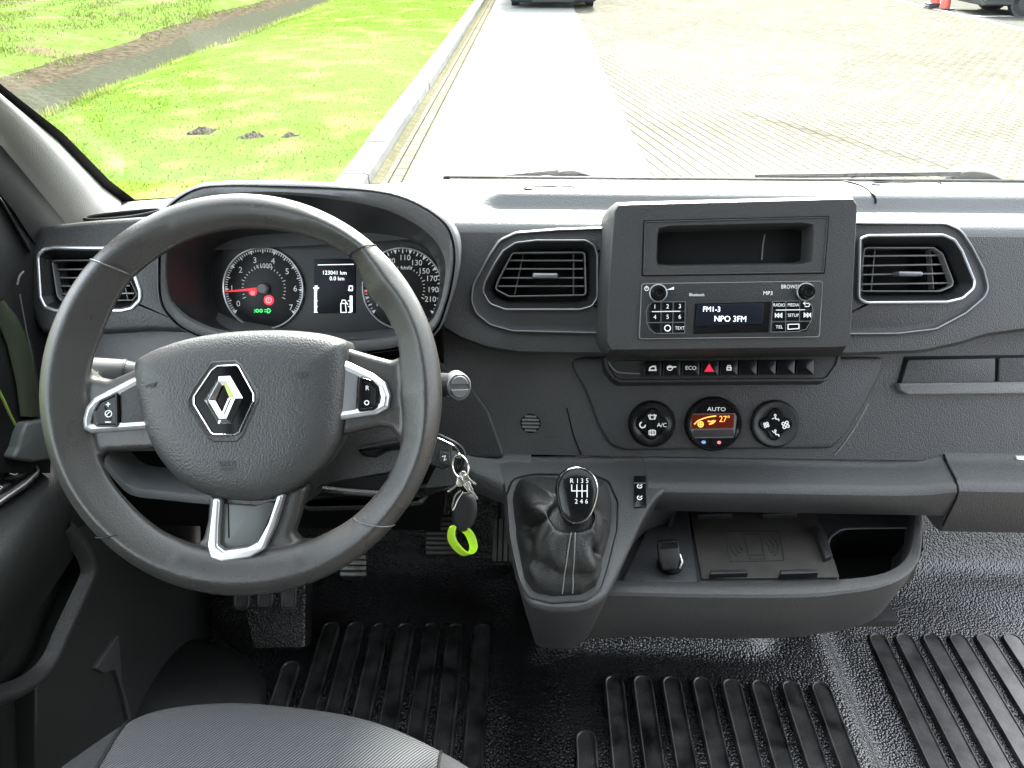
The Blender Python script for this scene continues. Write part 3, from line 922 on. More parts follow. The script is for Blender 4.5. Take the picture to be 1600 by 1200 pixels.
# airbag cover
cov = [(212, 570), (230, 553), (262, 539), (310, 526), (370, 518), (440, 516), (500, 521), (532, 530), (544, 542), (543, 600), (537, 660), (526, 698), (502, 733), (468, 760), (436, 777), (395, 783), (340, 777), (296, 760), (260, 727), (234, 683), (219, 625)]
co = cr(W(cov), 4)
b = MB()
c0x, c0y = W([(378, 640)])[0]
def shrink(k_): return [(c0x + (x - c0x) * (1 - k_), c0y + (y - c0y) * (1 - k_)) for x, y in co]
b.loft([[PWH.at(x, y, h) for x, y in shrink(k_)] for k_, h in ((0, -.030), (0, -.001), (.005, .002), (.018, .0055), (.045, .009), (.09, .0125), (.16, .0155), (.26, .0178), (.38, .0192), (.52, .0195), (.75, .0195), (.96, .0195))], True, True)
cover = b.build('airbag_cover', M['airbag'], wheel, ang=60)
def on_cover(u, v): return V(W([(u, v)])[0])
Z0 = .0195
EM = lambda pts: [(290 + x / 7.5, 540 + y / 7.5) for x, y in pts]
b = MB()
e_out = rc(W(EM([(400, 190), (680, 175), (745, 225), (940, 540), (940, 640), (760, 1040), (690, 1110), (430, 1110), (360, 1070), (130, 720), (125, 620), (190, 490)])), .003)
b.prof(e_out, PWH, [(0, Z0 - .004), (0, Z0 + .0004), (.0012, Z0 + .0014), (.003, Z0 + .0006), (.0055, Z0 + .0002)], False, True)
emb = b.build('emblem', M['airbag'], cover)
e_ring = rc(W(EM([(465, 238), (690, 225), (722, 250), (890, 560), (890, 650), (730, 1000), (680, 1032), (430, 1032), (395, 1010), (195, 680), (195, 590), (395, 295)])), .002)
b = MB(); b.slab(e_ring, PWH, Z0, Z0 + .0012, .0005, back=False); b.build('emblem_field', M['emblemblack'], emb)
b = MB(); b.ring(e_ring, PWH, .0014, Z0, Z0 + .0030, .0006); b.build('emblem_ring', M['chrome'], emb)
o6 = W(EM([(490, 365), (620, 360), (765, 610), (630, 900), (485, 905), (325, 630)]))
i6 = W(EM([(532, 468), (556, 462), (618, 612), (552, 775), (532, 772), (458, 640)]))
b = MB()
lp = lambda pts, h: [PWH.at(x, y, h) for x, y in pts]
rg = [((a[0] * .5 + c[0] * .5), (a[1] * .5 + c[1] * .5)) for a, c in zip(o6, i6)]
b.loft([lp(o6, Z0 + .001), lp(o6, Z0 + .0022), lp(rg, Z0 + .0058), lp(i6, Z0 + .0032), lp(i6, Z0 + .001)])
b.stroke(PWH, W(EM([(618, 612), (500, 895)])), .0016, Z0 + .0046, t=.003)
b.build('diamond', M['chrome'], emb, ang=8)
b = MB()
b.text(PWH, 'SRS', *W([(367, 721)])[0], 8.5 * s_, Z0 - .0008 + .0014, sx=1.5); b.text(PWH, 'AIRBAG', *W([(369, 730)])[0], 5.5 * s_, Z0 + .0006)
b.build('raised_lettering', M['emb'], cover)
b = MB()
for pts in ([(242, 602), (247, 605), (254, 603), (258, 597)], [(243, 606), (248, 600), (256, 602)], [(471, 584), (488, 582)], [(474, 587), (477, 589), (486, 588), (488, 585)]):
    b.stroke(PWH, W(pts), .0011, Z0 + .0006 if pts[0][0] > 400 else .0192)
b.build('horn_symbol', M['emb'], cover)
# spoke controls
def pad(trim, face_, face2, sym, label):
    b = MB(); t = rc(W(trim), [.004] * len(trim))
    b.prof(t, PWH, [(0, -.004), (0, .0035), (.0012, .0052), (.0045, .0064), (.0082, .0050), (.0092, .002)], False, True)
    p = b.build('spoke_trim', M['satin'], wheel); p['label'] = label
    b = MB(); b.slab(rc(W(face2[0]), .002), PWH, .001, .0052, .0008); b.build('blank_cap', face2[1], p)
    b = MB(); b.prof(rc(W(face_), .003), PWH, [(0, .001), (0, .0062), (.001, .0075), (.0022, .0075), (.0034, .006), (.007, .0058)], False, True); bt = b.build('spoke_button', M['gloss'], p)
    b = MB(); sym(b); b.build('button_symbol', M['white'], p)
def sym_l(b):
    h = .0066
    b.stroke(PWH, W([(171, 632), (178, 631)]), 1.6 * s_, h); b.stroke(PWH, W([(174.5, 628), (174.5, 635)]), 1.6 * s_, h)
    b.stroke(PWH, W(oval(175, 646, 5, 5)), 1.4 * s_, h, True); b.stroke(PWH, W([(171, 649), (177, 643)]), 1.4 * s_, h)
    b.stroke(PWH, W([(170, 659), (179, 659)]), 1.8 * s_, h)
def sym_r(b):
    h = .0066
    b.text(PWH, 'R', *W([(576, 606)])[0], 7 * s_, h); b.stroke(PWH, W(oval(575, 629, 3.2, 3.2)), 1.6 * s_, h, True)
pad([(240, 575), (150, 622), (138, 636), (133, 655), (134, 670), (146, 677), (262, 669), (252, 630)],
    [(190, 611), (160, 625), (151, 640), (151, 662), (157, 667), (191, 667)],
    ([(193, 610), (236, 590), (244, 640), (248, 666), (194, 667)], M['dark']), sym_l, 'silver left spoke trim with black rocker button')
pad([(510, 549), (585, 584), (604, 598), (611, 618), (608, 638), (590, 648), (510, 660), (505, 630), (508, 590)],
    [(564, 587), (583, 593), (593, 605), (592, 636), (586, 641), (561, 644)],
    ([(515, 566), (561, 586), (558, 645), (515, 652), (515, 610)], M['greytrim']), sym_r, 'silver right spoke trim with black button marked R and O')
b = MB()
u_o = rc(W([(339, 778), (334, 820), (331, 850), (336, 868), (352, 873), (395, 866), (415, 855), (432, 815), (446, 772), (400, 784)]), .005)
b.slab(rc(W([(339, 776), (334, 820), (330, 850), (335, 869), (352, 875), (396, 868), (417, 856), (434, 818), (448, 770), (438, 772), (424, 815), (408, 844), (392, 852), (356, 857), (346, 849), (347, 820), (350, 777)]), .003), PWH, -.003, .0105, .0022); b.build('spoke_trim', M['satin'], wheel)['label'] = 'silver U-shaped trim on the lower spoke'
b = MB(); b.slab(rc(W([(349, 786), (346, 815), (342, 846), (347, 857), (354, 860), (392, 854), (404, 848), (420, 812), (433, 781), (400, 790)]), .004), PWH, -.004, .0022, .0008); b.build('spoke_insert', M['doortrim'], wheel)
b = MB(); b.stroke(PWH, W([(358, 785), (359, 840)]), .0012, .0026); b.build('insert_seam', M['black'], wheel)

# ------------------------------------------------------------------ steering column, stalks
colm = thing('steering_column', 'dark grey steering column shroud behind the wheel hub', 'steering column', PWH.at(0, 0, -.08))
b = MB()
q0 = facing(377, 617, .795); q1 = facing(377, 617, .93)
pxs = [(395, 560), (540, 556), (640, 590), (668, 640), (664, 690), (640, 740), (575, 752), (508, 764), (470, 792), (400, 792), (350, 760), (340, 640)]
b.loft([[q0.at(x, y) for x, y in inset(rc(q0.out(pxs), .012), .006)], [q0.at(x, y, -.008) for x, y in rc(q0.out(pxs), .012)], [q1.at(x, y) for x, y in rc(q1.out([(u * .75 + 120, v * .8 + 118) for u, v in pxs]), .012)]], True, True)
b.build('shroud', M['dash'], colm, ang=50)
b = MB()
b.slab(cr(q0.out([(505, 757), (540, 750), (602, 741), (606, 752), (590, 768), (520, 764)]), 4), q0, -.01, .002, .001); b.build('slot', M['black'], colm)
b = MB(); b.tube([q0.hit(505, 764, .002), q0.hit(540, 768, .004), q0.hit(600, 772, .004), q0.hit(650, 764, .0)], .0035, 8); b.build('tilt_lever', M['dash'], colm)
b = MB()
b.slab(rc(q0.out([(556, 700), (600, 690), (640, 684), (640, 700), (608, 704), (590, 714), (572, 712)]), .004), q0, -.02, .012, .004); b.build('stalk_housing', M['black'], colm)
b = MB()
low = facing(600, 770, .86)
b.slab(rc(low.out([(440, 775), (560, 772), (640, 772), (700, 755), (712, 738), (690, 730), (660, 790), (600, 797), (480, 800)]), .01), low, -.06, .0, .006); b.build('lower_shroud', M['lower'], colm)

def stalk(name, label, pts, rs):
    t = thing(name, label, 'stalk', pts[0])
    return t
lp0 = [facing(u, v, d).p for u, v, d in ((300, 588, .83), (230, 583, .815), (212, 582, .812), (196, 580, .81), (140, 577, .80), (112, 575, .80))]
st = stalk('light_stalk', 'grey light stalk with a lamp symbol showing left of the hub', lp0, None)
b = MB(); b.tube(lp0[:4], [.007, .0085, .011, .012], 16); b.build('stalk_arm', M['stalk'], st)
b = MB(); b.tube(lp0[3:], [.0125, .0125, .0120], 16); knob_l = b.build('twist_knob', M['stalk'], st)
b = MB(); b.lathe(lp0[3], lp0[3] - lp0[4], [(.0130, -.0015), (.0130, .0015)], 20); b.build('knob_ring', M['dash'], st)
ps = facing(148, 586, .788)
b = MB(); b.stroke(ps, ell(.0022, .0022, 14, *ps.p2(148, 586)), .0008, .0, True)
for i in range(8):
    a = i * math.pi / 4; c0 = ps.p2(148, 586)
    b.stroke(ps, [(c0[0] + math.cos(a) * .0032, c0[1] + math.sin(a) * .0032), (c0[0] + math.cos(a) * .0044, c0[1] + math.sin(a) * .0044)], .0007, .0)
b.build('lamp_symbol', M['white'], st)
rp = [facing(u, v, d).p for u, v, d in ((560, 590, .85), (660, 597, .84), (690, 601, .815), (716, 603, .79))]
st2 = stalk('wiper_stalk', 'grey wiper stalk with a round split end cap right of the wheel', rp, None)
b = MB(); b.tube(rp, [.009, .011, .0125, .0128], 20); b.build('stalk_arm', M['dark'], st2)
ax = (V((.35, -1.0, .38))).normalized()
pe = Pl(rp[3], ax, (1, 0, 0))
b = MB(); b.prof(ell(.0125, .0145, 28), pe, [(0, -.012), (0, .004), (.001, .0055), (.002, .0055), (.0025, .004)], True, True); ec = b.build('end_cap', M['greytrim'], st2)
for s1 in (1, -1):
    b = MB()
    half = [(x, y) for x, y in ell(.0098, .0118, 32) if y * s1 > .0008]
    half = sorted(half, key=lambda q: math.atan2(q[1] * s1, q[0]))
    b.prof(half, pe, [(0, .0035), (0, .0062), (.001, .0072)], False, True); b.build('cap_button', M['slat'], ec)
b = MB()
ps2 = facing(699, 600, .793)
for i, v in enumerate((594, 601, 609, 617)):
    b.stroke(ps2, [ps2.p2(u2, v2) for u2, v2 in oval(699.5 + i * .6, v, 2.2, 2.4, 10 if i in (0, 3) else 4)], .0007, 0, True)
b.build('stalk_symbol', M['white'], st2)

# ------------------------------------------------------------------ radio
radio = thing('car_radio', 'car radio in a raised dark bezel with an empty slot above its lit screen', 'radio', PB.hit(1140, 430))
bo = rc(PB.out([(959, 318), (1342, 308), (1337, 400), (1330, 544), (946, 549), (950, 440)]), .008)
sl_o = rc(PB.out([(1029, 355), (1271, 349), (1268, 409), (1262, 412), (1026, 416)]), .006)
cen = PB.p2(1149, 383)
so, si = star(bo, cen), star(sl_o, cen)
b = MB()
b.loft([[PB.at(x, y, h) for x, y in inset(so, d)] for d, h in ((-.006, -.075), (-.003, -.012), (0, -.0045), (.0008, -.0012), (.002, 0))] + [[PB.at(x, y, 0) for x, y in inset(si, -.0015)], [PB.at(x, y, -.002) for x, y in si], [PB.at(x, y, -.03) for x, y in inset(si, .004)]])
bezel = b.build('bezel', M['bezel'], radio, ang=35)
b = MB(); b.loft([[PB.at(x, y, -.026) for x, y in inset(si, .002)]], False, True); b.build('slot_back', M['black'], radio)
b = MB(); b.ring(rc(PB.out([(1005, 344), (1296, 337), (1289, 428), (1002, 432)]), .002), PB, .0015, -.001, .0006, .0003); b.build('slot_gap', M['black'], radio)
b = MB(); b.ring(rc(PB.out([(1007, 346), (1294, 339), (1287, 426), (1005, 430)]), .002), PB, .0012, -.001, .0012, .0005); b.build('slot_frame', M['bezel'], radio)
b = MB(); b.spx(PB, [(1206, 362), (1203, 378), (1201, 403)], 2.2, -.0253); b.build('slot_scratch', M['dash_lit'], radio)
b = MB(); rf = rc(PB.out([(1003, 444), (1284, 440), (1279, 526), (999, 529)]), .003)
b.slab(rf, PB, -.003, .0016, .0008); face = b.build('radio_face', M['dark'], radio)
b = MB(); b.ring(inset(ccw(rf), -.0008), PB, .001, -.002, .0022, .0004); b.build('face_edge', M['slat'], face)
b = MB(); b.slab(rc(PB.out([(1085, 474), (1204, 471), (1200, 519), (1082, 522)]), .001), PB, .0012, .0022, .0003); b.build('screen_surround', M['gloss'], face)
b = MB(); b.slab(rc(PB.out([(1089, 476), (1193, 474), (1191, 506), (1086, 509)]), .001), PB, .002, .0027, .0002); rs = b.build('radio_screen', M['screen'], face)
b = MB(); b.tpx(PB, 'FM1-3', 1111, 483, 8, .0031, sx=.95); b.tpx(PB, 'NPO 3FM', 1140, 498, 9, .0031, sx=.95); b.build('readout', M['readout'], rs)
for u in (1028, 1258):
    b = MB(); b.lathe(PB.hit(u, 458 if u < 1100 else 456), PB.n, [(.0098, 0), (.0098, .003), (.0088, .0042), (.0080, .0042), (.0078, .010), (.0066, .0125), (.004, .0125), (.003, .0112)], 28)
    kb = b.build('rotary_knob', M['gloss'], face)
    b = MB(); b.lathe(PB.hit(u, 458 if u < 1100 else 456, .002), PB.n, [(.0102, 0), (.0102, .0028), (.0090, .0034), (.0090, 0)], 28, cap0=False, cap1=False); b.build('knob_ring', M['greytrim'], kb)
# key blocks
rows = [(472, 486), (487.5, 503), (505, 521)]
cols_l = [(1013, 1032), (1033.5, 1051), (1052.5, 1070)]; cols_r = [(1206, 1226), (1227.5, 1248), (1249.5, 1268)]
labs_l = [['1', '2', '3'], ['4', '5', '6'], ['', 'o', 'TEXT']]; labs_r = [['RADIO', 'MEDIA', 'back'], ['prev', 'SETUP', 'next'], ['TEL', 'usb', '']]
for cols, labs, sk in ((cols_l, labs_l, 0), (cols_r, labs_r, 0)):
    for ri, (v0, v1) in enumerate(rows):
        for ci, (u0, u1) in enumerate(cols):
            dv = -(u0 - 1003) * .012
            tx = labs[ri][ci]
            quad = [(u0, v0 + dv), (u1, v0 + dv), (u1 - .5, v1 + dv), (u0 - .5, v1 + dv)]
            if cols is cols_l and ci == 0: quad = [(u0 + (4 if ri == 0 else 0), v0 + dv), (u1, v0 + dv), (u1, v1 + dv), (u0 + (9 if ri == 2 else 0), v1 + dv)]
            if cols is cols_r and ci == 2: quad = [(u0, v0 + dv), (u1 - (4 if ri == 0 else 0), v0 + dv), (u1 - (9 if ri == 2 else 0), v1 + dv), (u0, v1 + dv)]
            b = MB(); b.slab(rc(PB.out(quad), .0012), PB, .001, .0030, .0006); kk = b.build('preset_key' if cols is cols_l else 'menu_key', M['gloss'], face)
            b = MB(); uc, vc = (u0 + u1) / 2, (v0 + v1) / 2 + dv
            if tx == 'o': b.spx(PB, oval(uc, vc, 4.5, 4.5), 1.6, .0036, True)
            elif tx == 'back': b.spx(PB, [(uc - 5, vc - 2), (uc + 3, vc - 2), (uc + 5, vc), (uc + 3, vc + 3), (uc - 3, vc + 3)], 1.3, .0036); b.spx(PB, [(uc - 2, vc - 5), (uc - 5, vc - 2), (uc - 2, vc + 1)], 1.2, .0036)
            elif tx in ('prev', 'next'):
                s = 1 if tx == 'next' else -1
                for o_ in (-4, 1): b.spx(PB, [(uc + s * o_, vc - 3), (uc + s * (o_ + 4), vc), (uc + s * o_, vc + 3)], 1.4, .0036, True)
                b.spx(PB, [(uc + s * 6, vc - 3.5), (uc + s * 6, vc + 3.5)], 1.4, .0036)
            elif tx == 'usb': b.spx(PB, [(uc - 8, vc - 3.5), (uc + 9, vc - 4), (uc + 9, vc + 3), (uc - 8, vc + 4)], 1.4, .0036, True)
            elif tx: b.tpx(PB, tx, uc, vc, 6.5 if len(tx) < 2 else 5, .0036, sx=1 if len(tx) < 4 else .85)
            if b.v: b.build('key_symbol', M['white'], face)
b = MB()
for q_ in ([(1009, 486), (1012, 478), (1019, 472), (1070, 471.5), (1069, 520.5), (1024, 521), (1014, 514), (1010, 504)], [(1206, 471), (1258, 470), (1266, 475), (1269, 484), (1265, 503), (1258, 514), (1245, 518), (1203, 519)]):
    b.spx(PB, q_, .9, .0034, True)
for l_ in ([(1032, 472), (1032, 504)], [(1051, 472), (1050, 521)], [(1010, 504), (1069, 503.5)], [(1226.5, 471), (1226, 519)], [(1248, 470.5), (1247.5, 502)], [(1204, 503), (1265, 502)]):
    b.spx(PB, l_, .8, .0034)
b.build('key_outline', M['slat'], face)
b = MB()
b.spx(PB, [(1018, 487), (1062, 486.4)], 1.2, .0038); b.spx(PB, [(1211, 484.6), (1256, 484)], 1.2, .0038)
b.tpx(PB, 'Bluetooth', 1088, 460.5, 4.6, .0022, sx=.9); b.tpx(PB, 'MP3', 1199, 458, 6, .0022); b.tpx(PB, 'BROWSE', 1234, 448, 6, .0022, sx=.85)
b.spx(PB, oval(1010, 451, 3, 3), 1.2, .0022, True); b.spx(PB, [(1010, 446.5), (1010, 451)], 1.2, .0022)
b.add([PB.hit(1041, 453, .0022), PB.hit(1053, 452.6, .0022), PB.hit(1053, 448, .0022)], [(0, 1, 2)])
b.build('face_lettering', M['white'], face)

# ------------------------------------------------------------------ switch bar
PSW = Pl(PLO.at(0, 0, .020), (PLO.n + V((0, 0, .18))).normalized(), (1, 0, 0))
sw = thing('switch_bar', 'black row of switches with red hazard triangle under the radio', 'switch panel', PSW.hit(1125, 578))
b = MB()
b.prof(rc(PSW.out([(941, 556), (1318, 549), (1311, 572), (1296, 593), (1288, 597), (968, 599), (956, 592), (946, 578)]), .005), PSW, [(-.004, -.045), (0, -.003), (.0012, 0), (.004, .0004), (.0055, -.0015)], True, True)
b.build('switch_housing', M['dark'], sw)
b = MB()
q1 = [PB.hit(950, 546, -.004), PB.hit(1322, 542, -.004)]; q2 = [PSW.hit(948, 562, -.004), PSW.hit(1312, 557, -.004)]
b.loft([[q1[i_], q2[i_], q2[i_] + V((0, .05, 0)), q1[i_] + V((0, .06, .02))] for i_ in (0, 1)], True, True)
b.build('bezel_chin', M['bezel'], sw)
b = MB(); b.spx(PSW, cr([(951, 566), (957, 575), (968, 582), (1000, 584)], 4, False), 2.2, .0014, t=.001); b.build('housing_edge', M['slat'], sw)
ed = [(975, 1004)] + [(1005 + i * 29.7, 1033 + i * 29.7) for i in range(9)]
for i, (u0, u1) in enumerate(ed[1:]):
    dv = -(u0 - 1005) * .012
    b = MB(); b.slab(rc(PSW.out([(u0 + 1, 565 + dv), (u1, 565 + dv), (u1 - .5, 588 + dv), (u0, 588 + dv)]), .001), PSW, -.003, .0032, .0010); sb = b.build('switch', M['gloss'], sw)
    b = MB(); uc, vc = (u0 + u1) / 2, 576 + dv; h = .0042
    if i == 0:
        b.spx(PSW, [(uc - 5, vc + 3), (uc - 4, vc - 1), (uc, vc - 3), (uc + 4, vc - 3), (uc + 5, vc + 3)], 2.2, h, True)
    elif i == 1:
        b.spx(PSW, oval(uc - 3, vc, 4, 3.5), 1.6, h, True); b.spx(PSW, [(uc - 6, vc - 1), (uc + 7, vc - 2)], 2, h)
    elif i == 2: b.tpx(PSW, 'ECO', uc, vc, 6, h)
    elif i == 4:
        b.spx(PSW, [(uc - 3, vc), (uc + 3, vc), (uc + 3, vc + 4), (uc - 3, vc + 4)], 2, h, True); b.spx(PSW, [(uc - 2, vc), (uc - 2, vc - 3), (uc + 2, vc - 3), (uc + 2, vc)], 1.3, h)
    if b.v: b.build('switch_symbol', M['white'], sb)
    if i == 3:
        b = MB()
        for k_ in (8.5,):
            b.add([PSW.hit(uc - 8, vc + 6, h), PSW.hit(uc + 8, vc + 6, h), PSW.hit(uc, vc - 7, h)], [(0, 1, 2)])
        b.build('hazard_triangle', M['hazard'], sb)
# ------------------------------------------------------------------ climate control
PCL = Pl(PLO.at(0, 0, .0055), PLO.n, (1, 0, 0))
cl = thing('climate_control', 'climate control set: orange display dial between two round four-way button dials', 'climate control', PCL.hit(1113, 662))
def lobes(ca, cb, r, amp, n=64):
    return [(ca + (r + amp * math.cos(4 * t)) * math.cos(t), cb + (r + amp * math.cos(4 * t)) * math.sin(t)) for t in [2 * math.pi * i / n for i in range(n)]]
for (u, v, r, side) in ((1018, 662, 35, 0), (1210, 662, 36, 1)):
    k = PCL.k(u, v); a, c = PCL.p2(u, v); r *= k
    b = MB(); b.prof(ell(r, r, 48, a, c), PCL, [(0, -.001), (0, .004), (.0016, .0062), (.004, .0062), (.010, .0022), (.013, .0018)], False, True)
    d_ = b.build('button_dial', M['gloss'] if side == 0 else M['dark'], cl)
    b = MB(); b.ring(ell(r * 1.05, r * 1.05, 48, a, c), PCL, .0012, -.001, .0016, .0005); b.build('dial_gap', M['black'], d_)
    b = MB(); b.prof(lobes(a, c, r * .60, r * .10), PCL, [(0, .001), (0, .0045), (.0012, .006), (.005, .0052)], False, True); b.build('button_cross', M['gloss'], d_)
    b = MB(); h = .0062
    pos = [(u, v - 11), (u + 15, v + 1), (u, v + 13), (u - 15, v + 1)]
    if side == 0:
        x, y = pos[0]; b.spx(PCL, [(x - 6, y - 3), (x + 6, y - 3), (x + 4, y + 3), (x - 4, y + 3)], 1.3, h, True); b.spx(PCL, [(x - 3, y + 2), (x - 3, y - 5)], 1, h); b.spx(PCL, [(x + 3, y + 2), (x + 3, y - 5)], 1, h)
        x, y = pos[1]; b.tpx(PCL, 'A/C', x, y, 6.5, h)
        x, y = pos[2]; b.spx(PCL, [(x - 5, y - 3), (x + 5, y - 3), (x + 5, y + 3), (x - 5, y + 3)], 1.2, h, True)
        for o_ in (-2.5, 0, 2.5): b.spx(PCL, [(x + o_, y - 5), (x + o_, y + 5)], 1, h)
        x, y = pos[3]; b.spx(PCL, oval(x, y, 4.5, 4.5, 10)[:8], 1.8, h)
    else:
        for (x, y), fl in ((pos[0], 1), (pos[2], -1)):
            b.spx(PCL, oval(x - 1, y - 3, 1.4, 1.4, 8), 1.2, h, True); b.spx(PCL, [(x - 1, y - 1), (x, y + 3), (x + 4, y + 3), (x + 5, y + 6)], 1.6, h); b.spx(PCL, [(x - 6, y + 3 * fl), (x - 2, y + 1)], 1.2, h)
        for (x, y), s in ((pos[1], 1.25), (pos[3], .9)):
            for q in range(4):
                t = q * math.pi / 2 + .5; b.spx(PCL, oval(x + 3.2 * s * math.cos(t), y + 3.2 * s * math.sin(t), 1.8 * s, 1.8 * s, 8), 1.4, h, True)
    b.build('dial_symbol', M['white'], d_)
u, v = 1114, 662
k = PCL.k(u, v); a, c = PCL.p2(u, v); r = 43 * k
b = MB(); b.prof(ell(r, r * .96, 56, a, c), PCL, [(0, -.001), (0, .006), (.0012, .0078), (.0028, .0078), (.006, .0045), (.0065, .0045)], False, True); dd = b.build('display_dial', M['gloss'], cl)
b = MB(); b.ring(ell(r * 1.045, r * 1.0, 56, a, c), PCL, .0014, -.001, .0016, .0005); b.build('dial_gap', M['black'], dd)
b = MB(); b.slab(rc(PCL.out([(1078, 646), (1150, 645), (1146, 683), (1076, 684)]), .002), PCL, .004, .0055, .0004); b.build('display_well', M['slat'], dd)
b = MB(); b.slab(rc(PCL.out([(1079, 647), (1145, 646), (1144, 668), (1079, 669)]), .001), PCL, .005, .0064, .0003); sc_ = b.build('temperature_display', M['orange'], dd)
b = MB(); b.slab(rc(PCL.out([(1082, 671), (1144, 670), (1146, 681), (1079, 682)]), .001), PCL, .005, .0068, .0006); b.build('display_sill', M['dark'], dd)
b = MB(); h = .0068
b.tpx(PCL, '27°', 1130, 653.5, 9.5, h, sx=.9)
b.spx(PCL, cr([(1083, 662), (1090, 656), (1104, 651), (1117, 649)], 4, False), 1.8, h)
b.spx(PCL, oval(1093, 662, 4, 4, 12), 1.8, h, True); b.spx(PCL, [(1090, 662), (1096, 662)], 1.6, h); b.spx(PCL, [(1093, 659), (1093, 665)], 1.6, h)
b.spx(PCL, [(1104, 657), (1109, 658), (1113, 656)], 2.2, h); b.spx(PCL, [(1106, 662), (1112, 660), (1116, 656)], 2.2, h)
b.build('readout', M['orangelit'], sc_)
b = MB(); b.tpx(PCL, 'AUTO', 1118, 638.5, 6, .0055, sx=1.2); b.build('dial_lettering', M['white'], dd)
M['bluedot'] = mat('blue_print', (.12, .3, .55), .5, emit=(.3, .6, 1), es=.03); M['reddot'] = mat('red_print', (.6, .15, .15), .5, emit=(1, .3, .3), es=.05)
b = MB(); b.slab(ell(3.5 * k, 2.6 * k, 12, *PCL.p2(1098, 690)), PCL, .004, .0056, .0002); b.build('cooler_symbol', M['bluedot'], dd)
b = MB(); b.slab(ell(3.0 * k, 2.6 * k, 12, *PCL.p2(1122, 690.5)), PCL, .004, .0056, .0002); b.build('warmer_symbol', M['reddot'], dd)
b = MB(); b.spx(PCL, [(1110, 686), (1110, 698)], 1.2, .0058); b.build('button_gap', M['black'], dd)

# ------------------------------------------------------------------ gear console with the storage tray
con = thing('gear_console', 'grey gear lever console with an open storage tray jutting from the dashboard', 'console', PG.hit(880, 850))
go = cr(PG.out([(786, 716), (786, 760), (789, 810), (797, 860), (808, 905), (818, 932), (836, 946), (870, 952), (905, 950), (932, 940), (950, 924), (968, 890), (985, 855), (1003, 815), (1020, 785), (1034, 770), (1052, 762), (1075, 760), (1075, 712), (930, 710)]), 5)
b = MB()
b.prof(go, PG, [(.018, -.122), (.008, -.06), (.001, -.012), (0, -.006), (.0012, -.002), (.003, 0), (.006, .0003)], False, True)
b.build('console_body', M['dash'], con, ang=35)
gf = rc(PG.out([(789, 775), (800, 748), (832, 741), (925, 741), (952, 752), (967, 785), (966, 830), (951, 890), (941, 922), (915, 941), (862, 944), (825, 935), (806, 905), (793, 835)]), .014)
b = MB(); b.prof(gf, PG, [(0, -.001), (0, .0018), (.0012, .0026), (.0022, .0012), (.004, -.004), (.012, -.010)], False, True); gfr = b.build('gaiter_frame', M['dark'], con)
b = MB(); b.slab(rc(PG.out([(990, 745), (1008, 745), (1010, 793), (990, 795)]), .0012), PG, -.002, .0024, .0008); csw = b.build('rocker_switch', M['gloss'], con)
b = MB(); b.spx(PG, [(990, 757), (1009, 757)], 1.4, .003)
b.build('rocker_edge', M['slat'], csw)
b = MB()
for v in (762, 780):
    b.spx(PG, oval(999, v, 3.6, 3, 10)[:8], 1.5, .003); b.spx(PG, [(999, v), (1003, v - 3)], 1.3, .003)
b.build('rocker_symbol', M['white'], csw)
# tray
TZ = -.672
PTR = Pl((.3, .7, TZ), (0, 0, 1), (1, 0, 0))
PTF = Pl((.3, .7, -.702), (0, 0, 1), (1, 0, 0))
lip_out = [(840, 930), (905, 930), (960, 927), (1100, 930), (1250, 930), (1310, 925), (1365, 917), (1408, 902), (1432, 880), (1441, 850), (1445, 780)]
lip_in = [(860, 905), (930, 905), (970, 905), (1100, 907), (1250, 906), (1310, 903), (1365, 897), (1397, 886), (1416, 868), (1425, 840), (1431, 780)]
LO, LI = [PTR.hit(*p) for p in cr(lip_out, 5, False)], [PTR.hit(*p) for p in cr(lip_in, 5, False)]
b = MB()
dn = V((0, .012, -.095))
cx = PTR.hit(1180, 860)
def dropo(p, k, dz): 
    d = V((cx.x - p.x, cx.y - p.y, 0)) * k
    return p + d + V((0, 0, dz))
b.loft([[dropo(p, .20, -.090) for p in LO], [dropo(p, .09, -.078) for p in LO], [dropo(p, .02, -.03) for p in LO], [p + V((0, 0, -.004)) for p in LO], [p * .88 + q * .12 + V((0, 0, -.001)) for p, q in zip(LO, LI)], [p * .6 + q * .4 for p, q in zip(LO, LI)], [p * .12 + q * .88 + V((0, 0, -.0005)) for p, q in zip(LO, LI)], [q + V((0, 0, -.0025)) for q in LI], [q + V((0, .002, -.010)) for q in LI], [q + V((-.002, .004, -.034)) for q in LI]], closed=False)
tray = b.build('storage_tray', M['dash'], con, ang=35)
b = MB()
bp = [V((fx(980, .70, -.78), .68, -.766)), V((fx(1400, .70, -.78), .70, -.766)), V((fx(1400, .7, -.7), .98, -.74)), V((fx(980, .7, -.7), .98, -.74))]
b.loft([bp, [p + V((0, 0, -.01)) for p in bp]], True, True); b.build('tray_underside', M['dark'], tray)
# tray floor with a cup hole at its right end
fl = [PTF.hit(*p) for p in ((968, 910), (1100, 912), (1312, 910), (1292, 868), (1300, 838), (1322, 828), (1440, 826), (1440, 770), (968, 770))]
b = MB(); b.loft([fl, [p + V((0, 0, -.004)) for p in fl]], True, True); b.build('tray_floor', M['lower'], tray)
b = MB()
hole = [PTF.hit(*p) for p in ((1312, 910), (1292, 868), (1300, 838), (1322, 828), (1442, 826), (1442, 860), (1380, 915))]
b.loft([[p + V((0, 0, .0003)) for p in hole], [p + V((0, 0, -.05)) for p in hole]], False, True); b.build('cup_hole', M['black'], tray)
b = MB(); b.tube([p + V((0, 0, .001)) for p in [PTF.hit(*q) for q in cr([(1440, 826), (1330, 827), (1306, 834), (1294, 850), (1296, 880), (1310, 908)], 4, False)]], .0011, 6); b.build('hole_edge', M['slat'], tray)
b = MB(); bw = [V((fx(u, .86, -.66), .842, -.64)) for u in (985, 1450)]
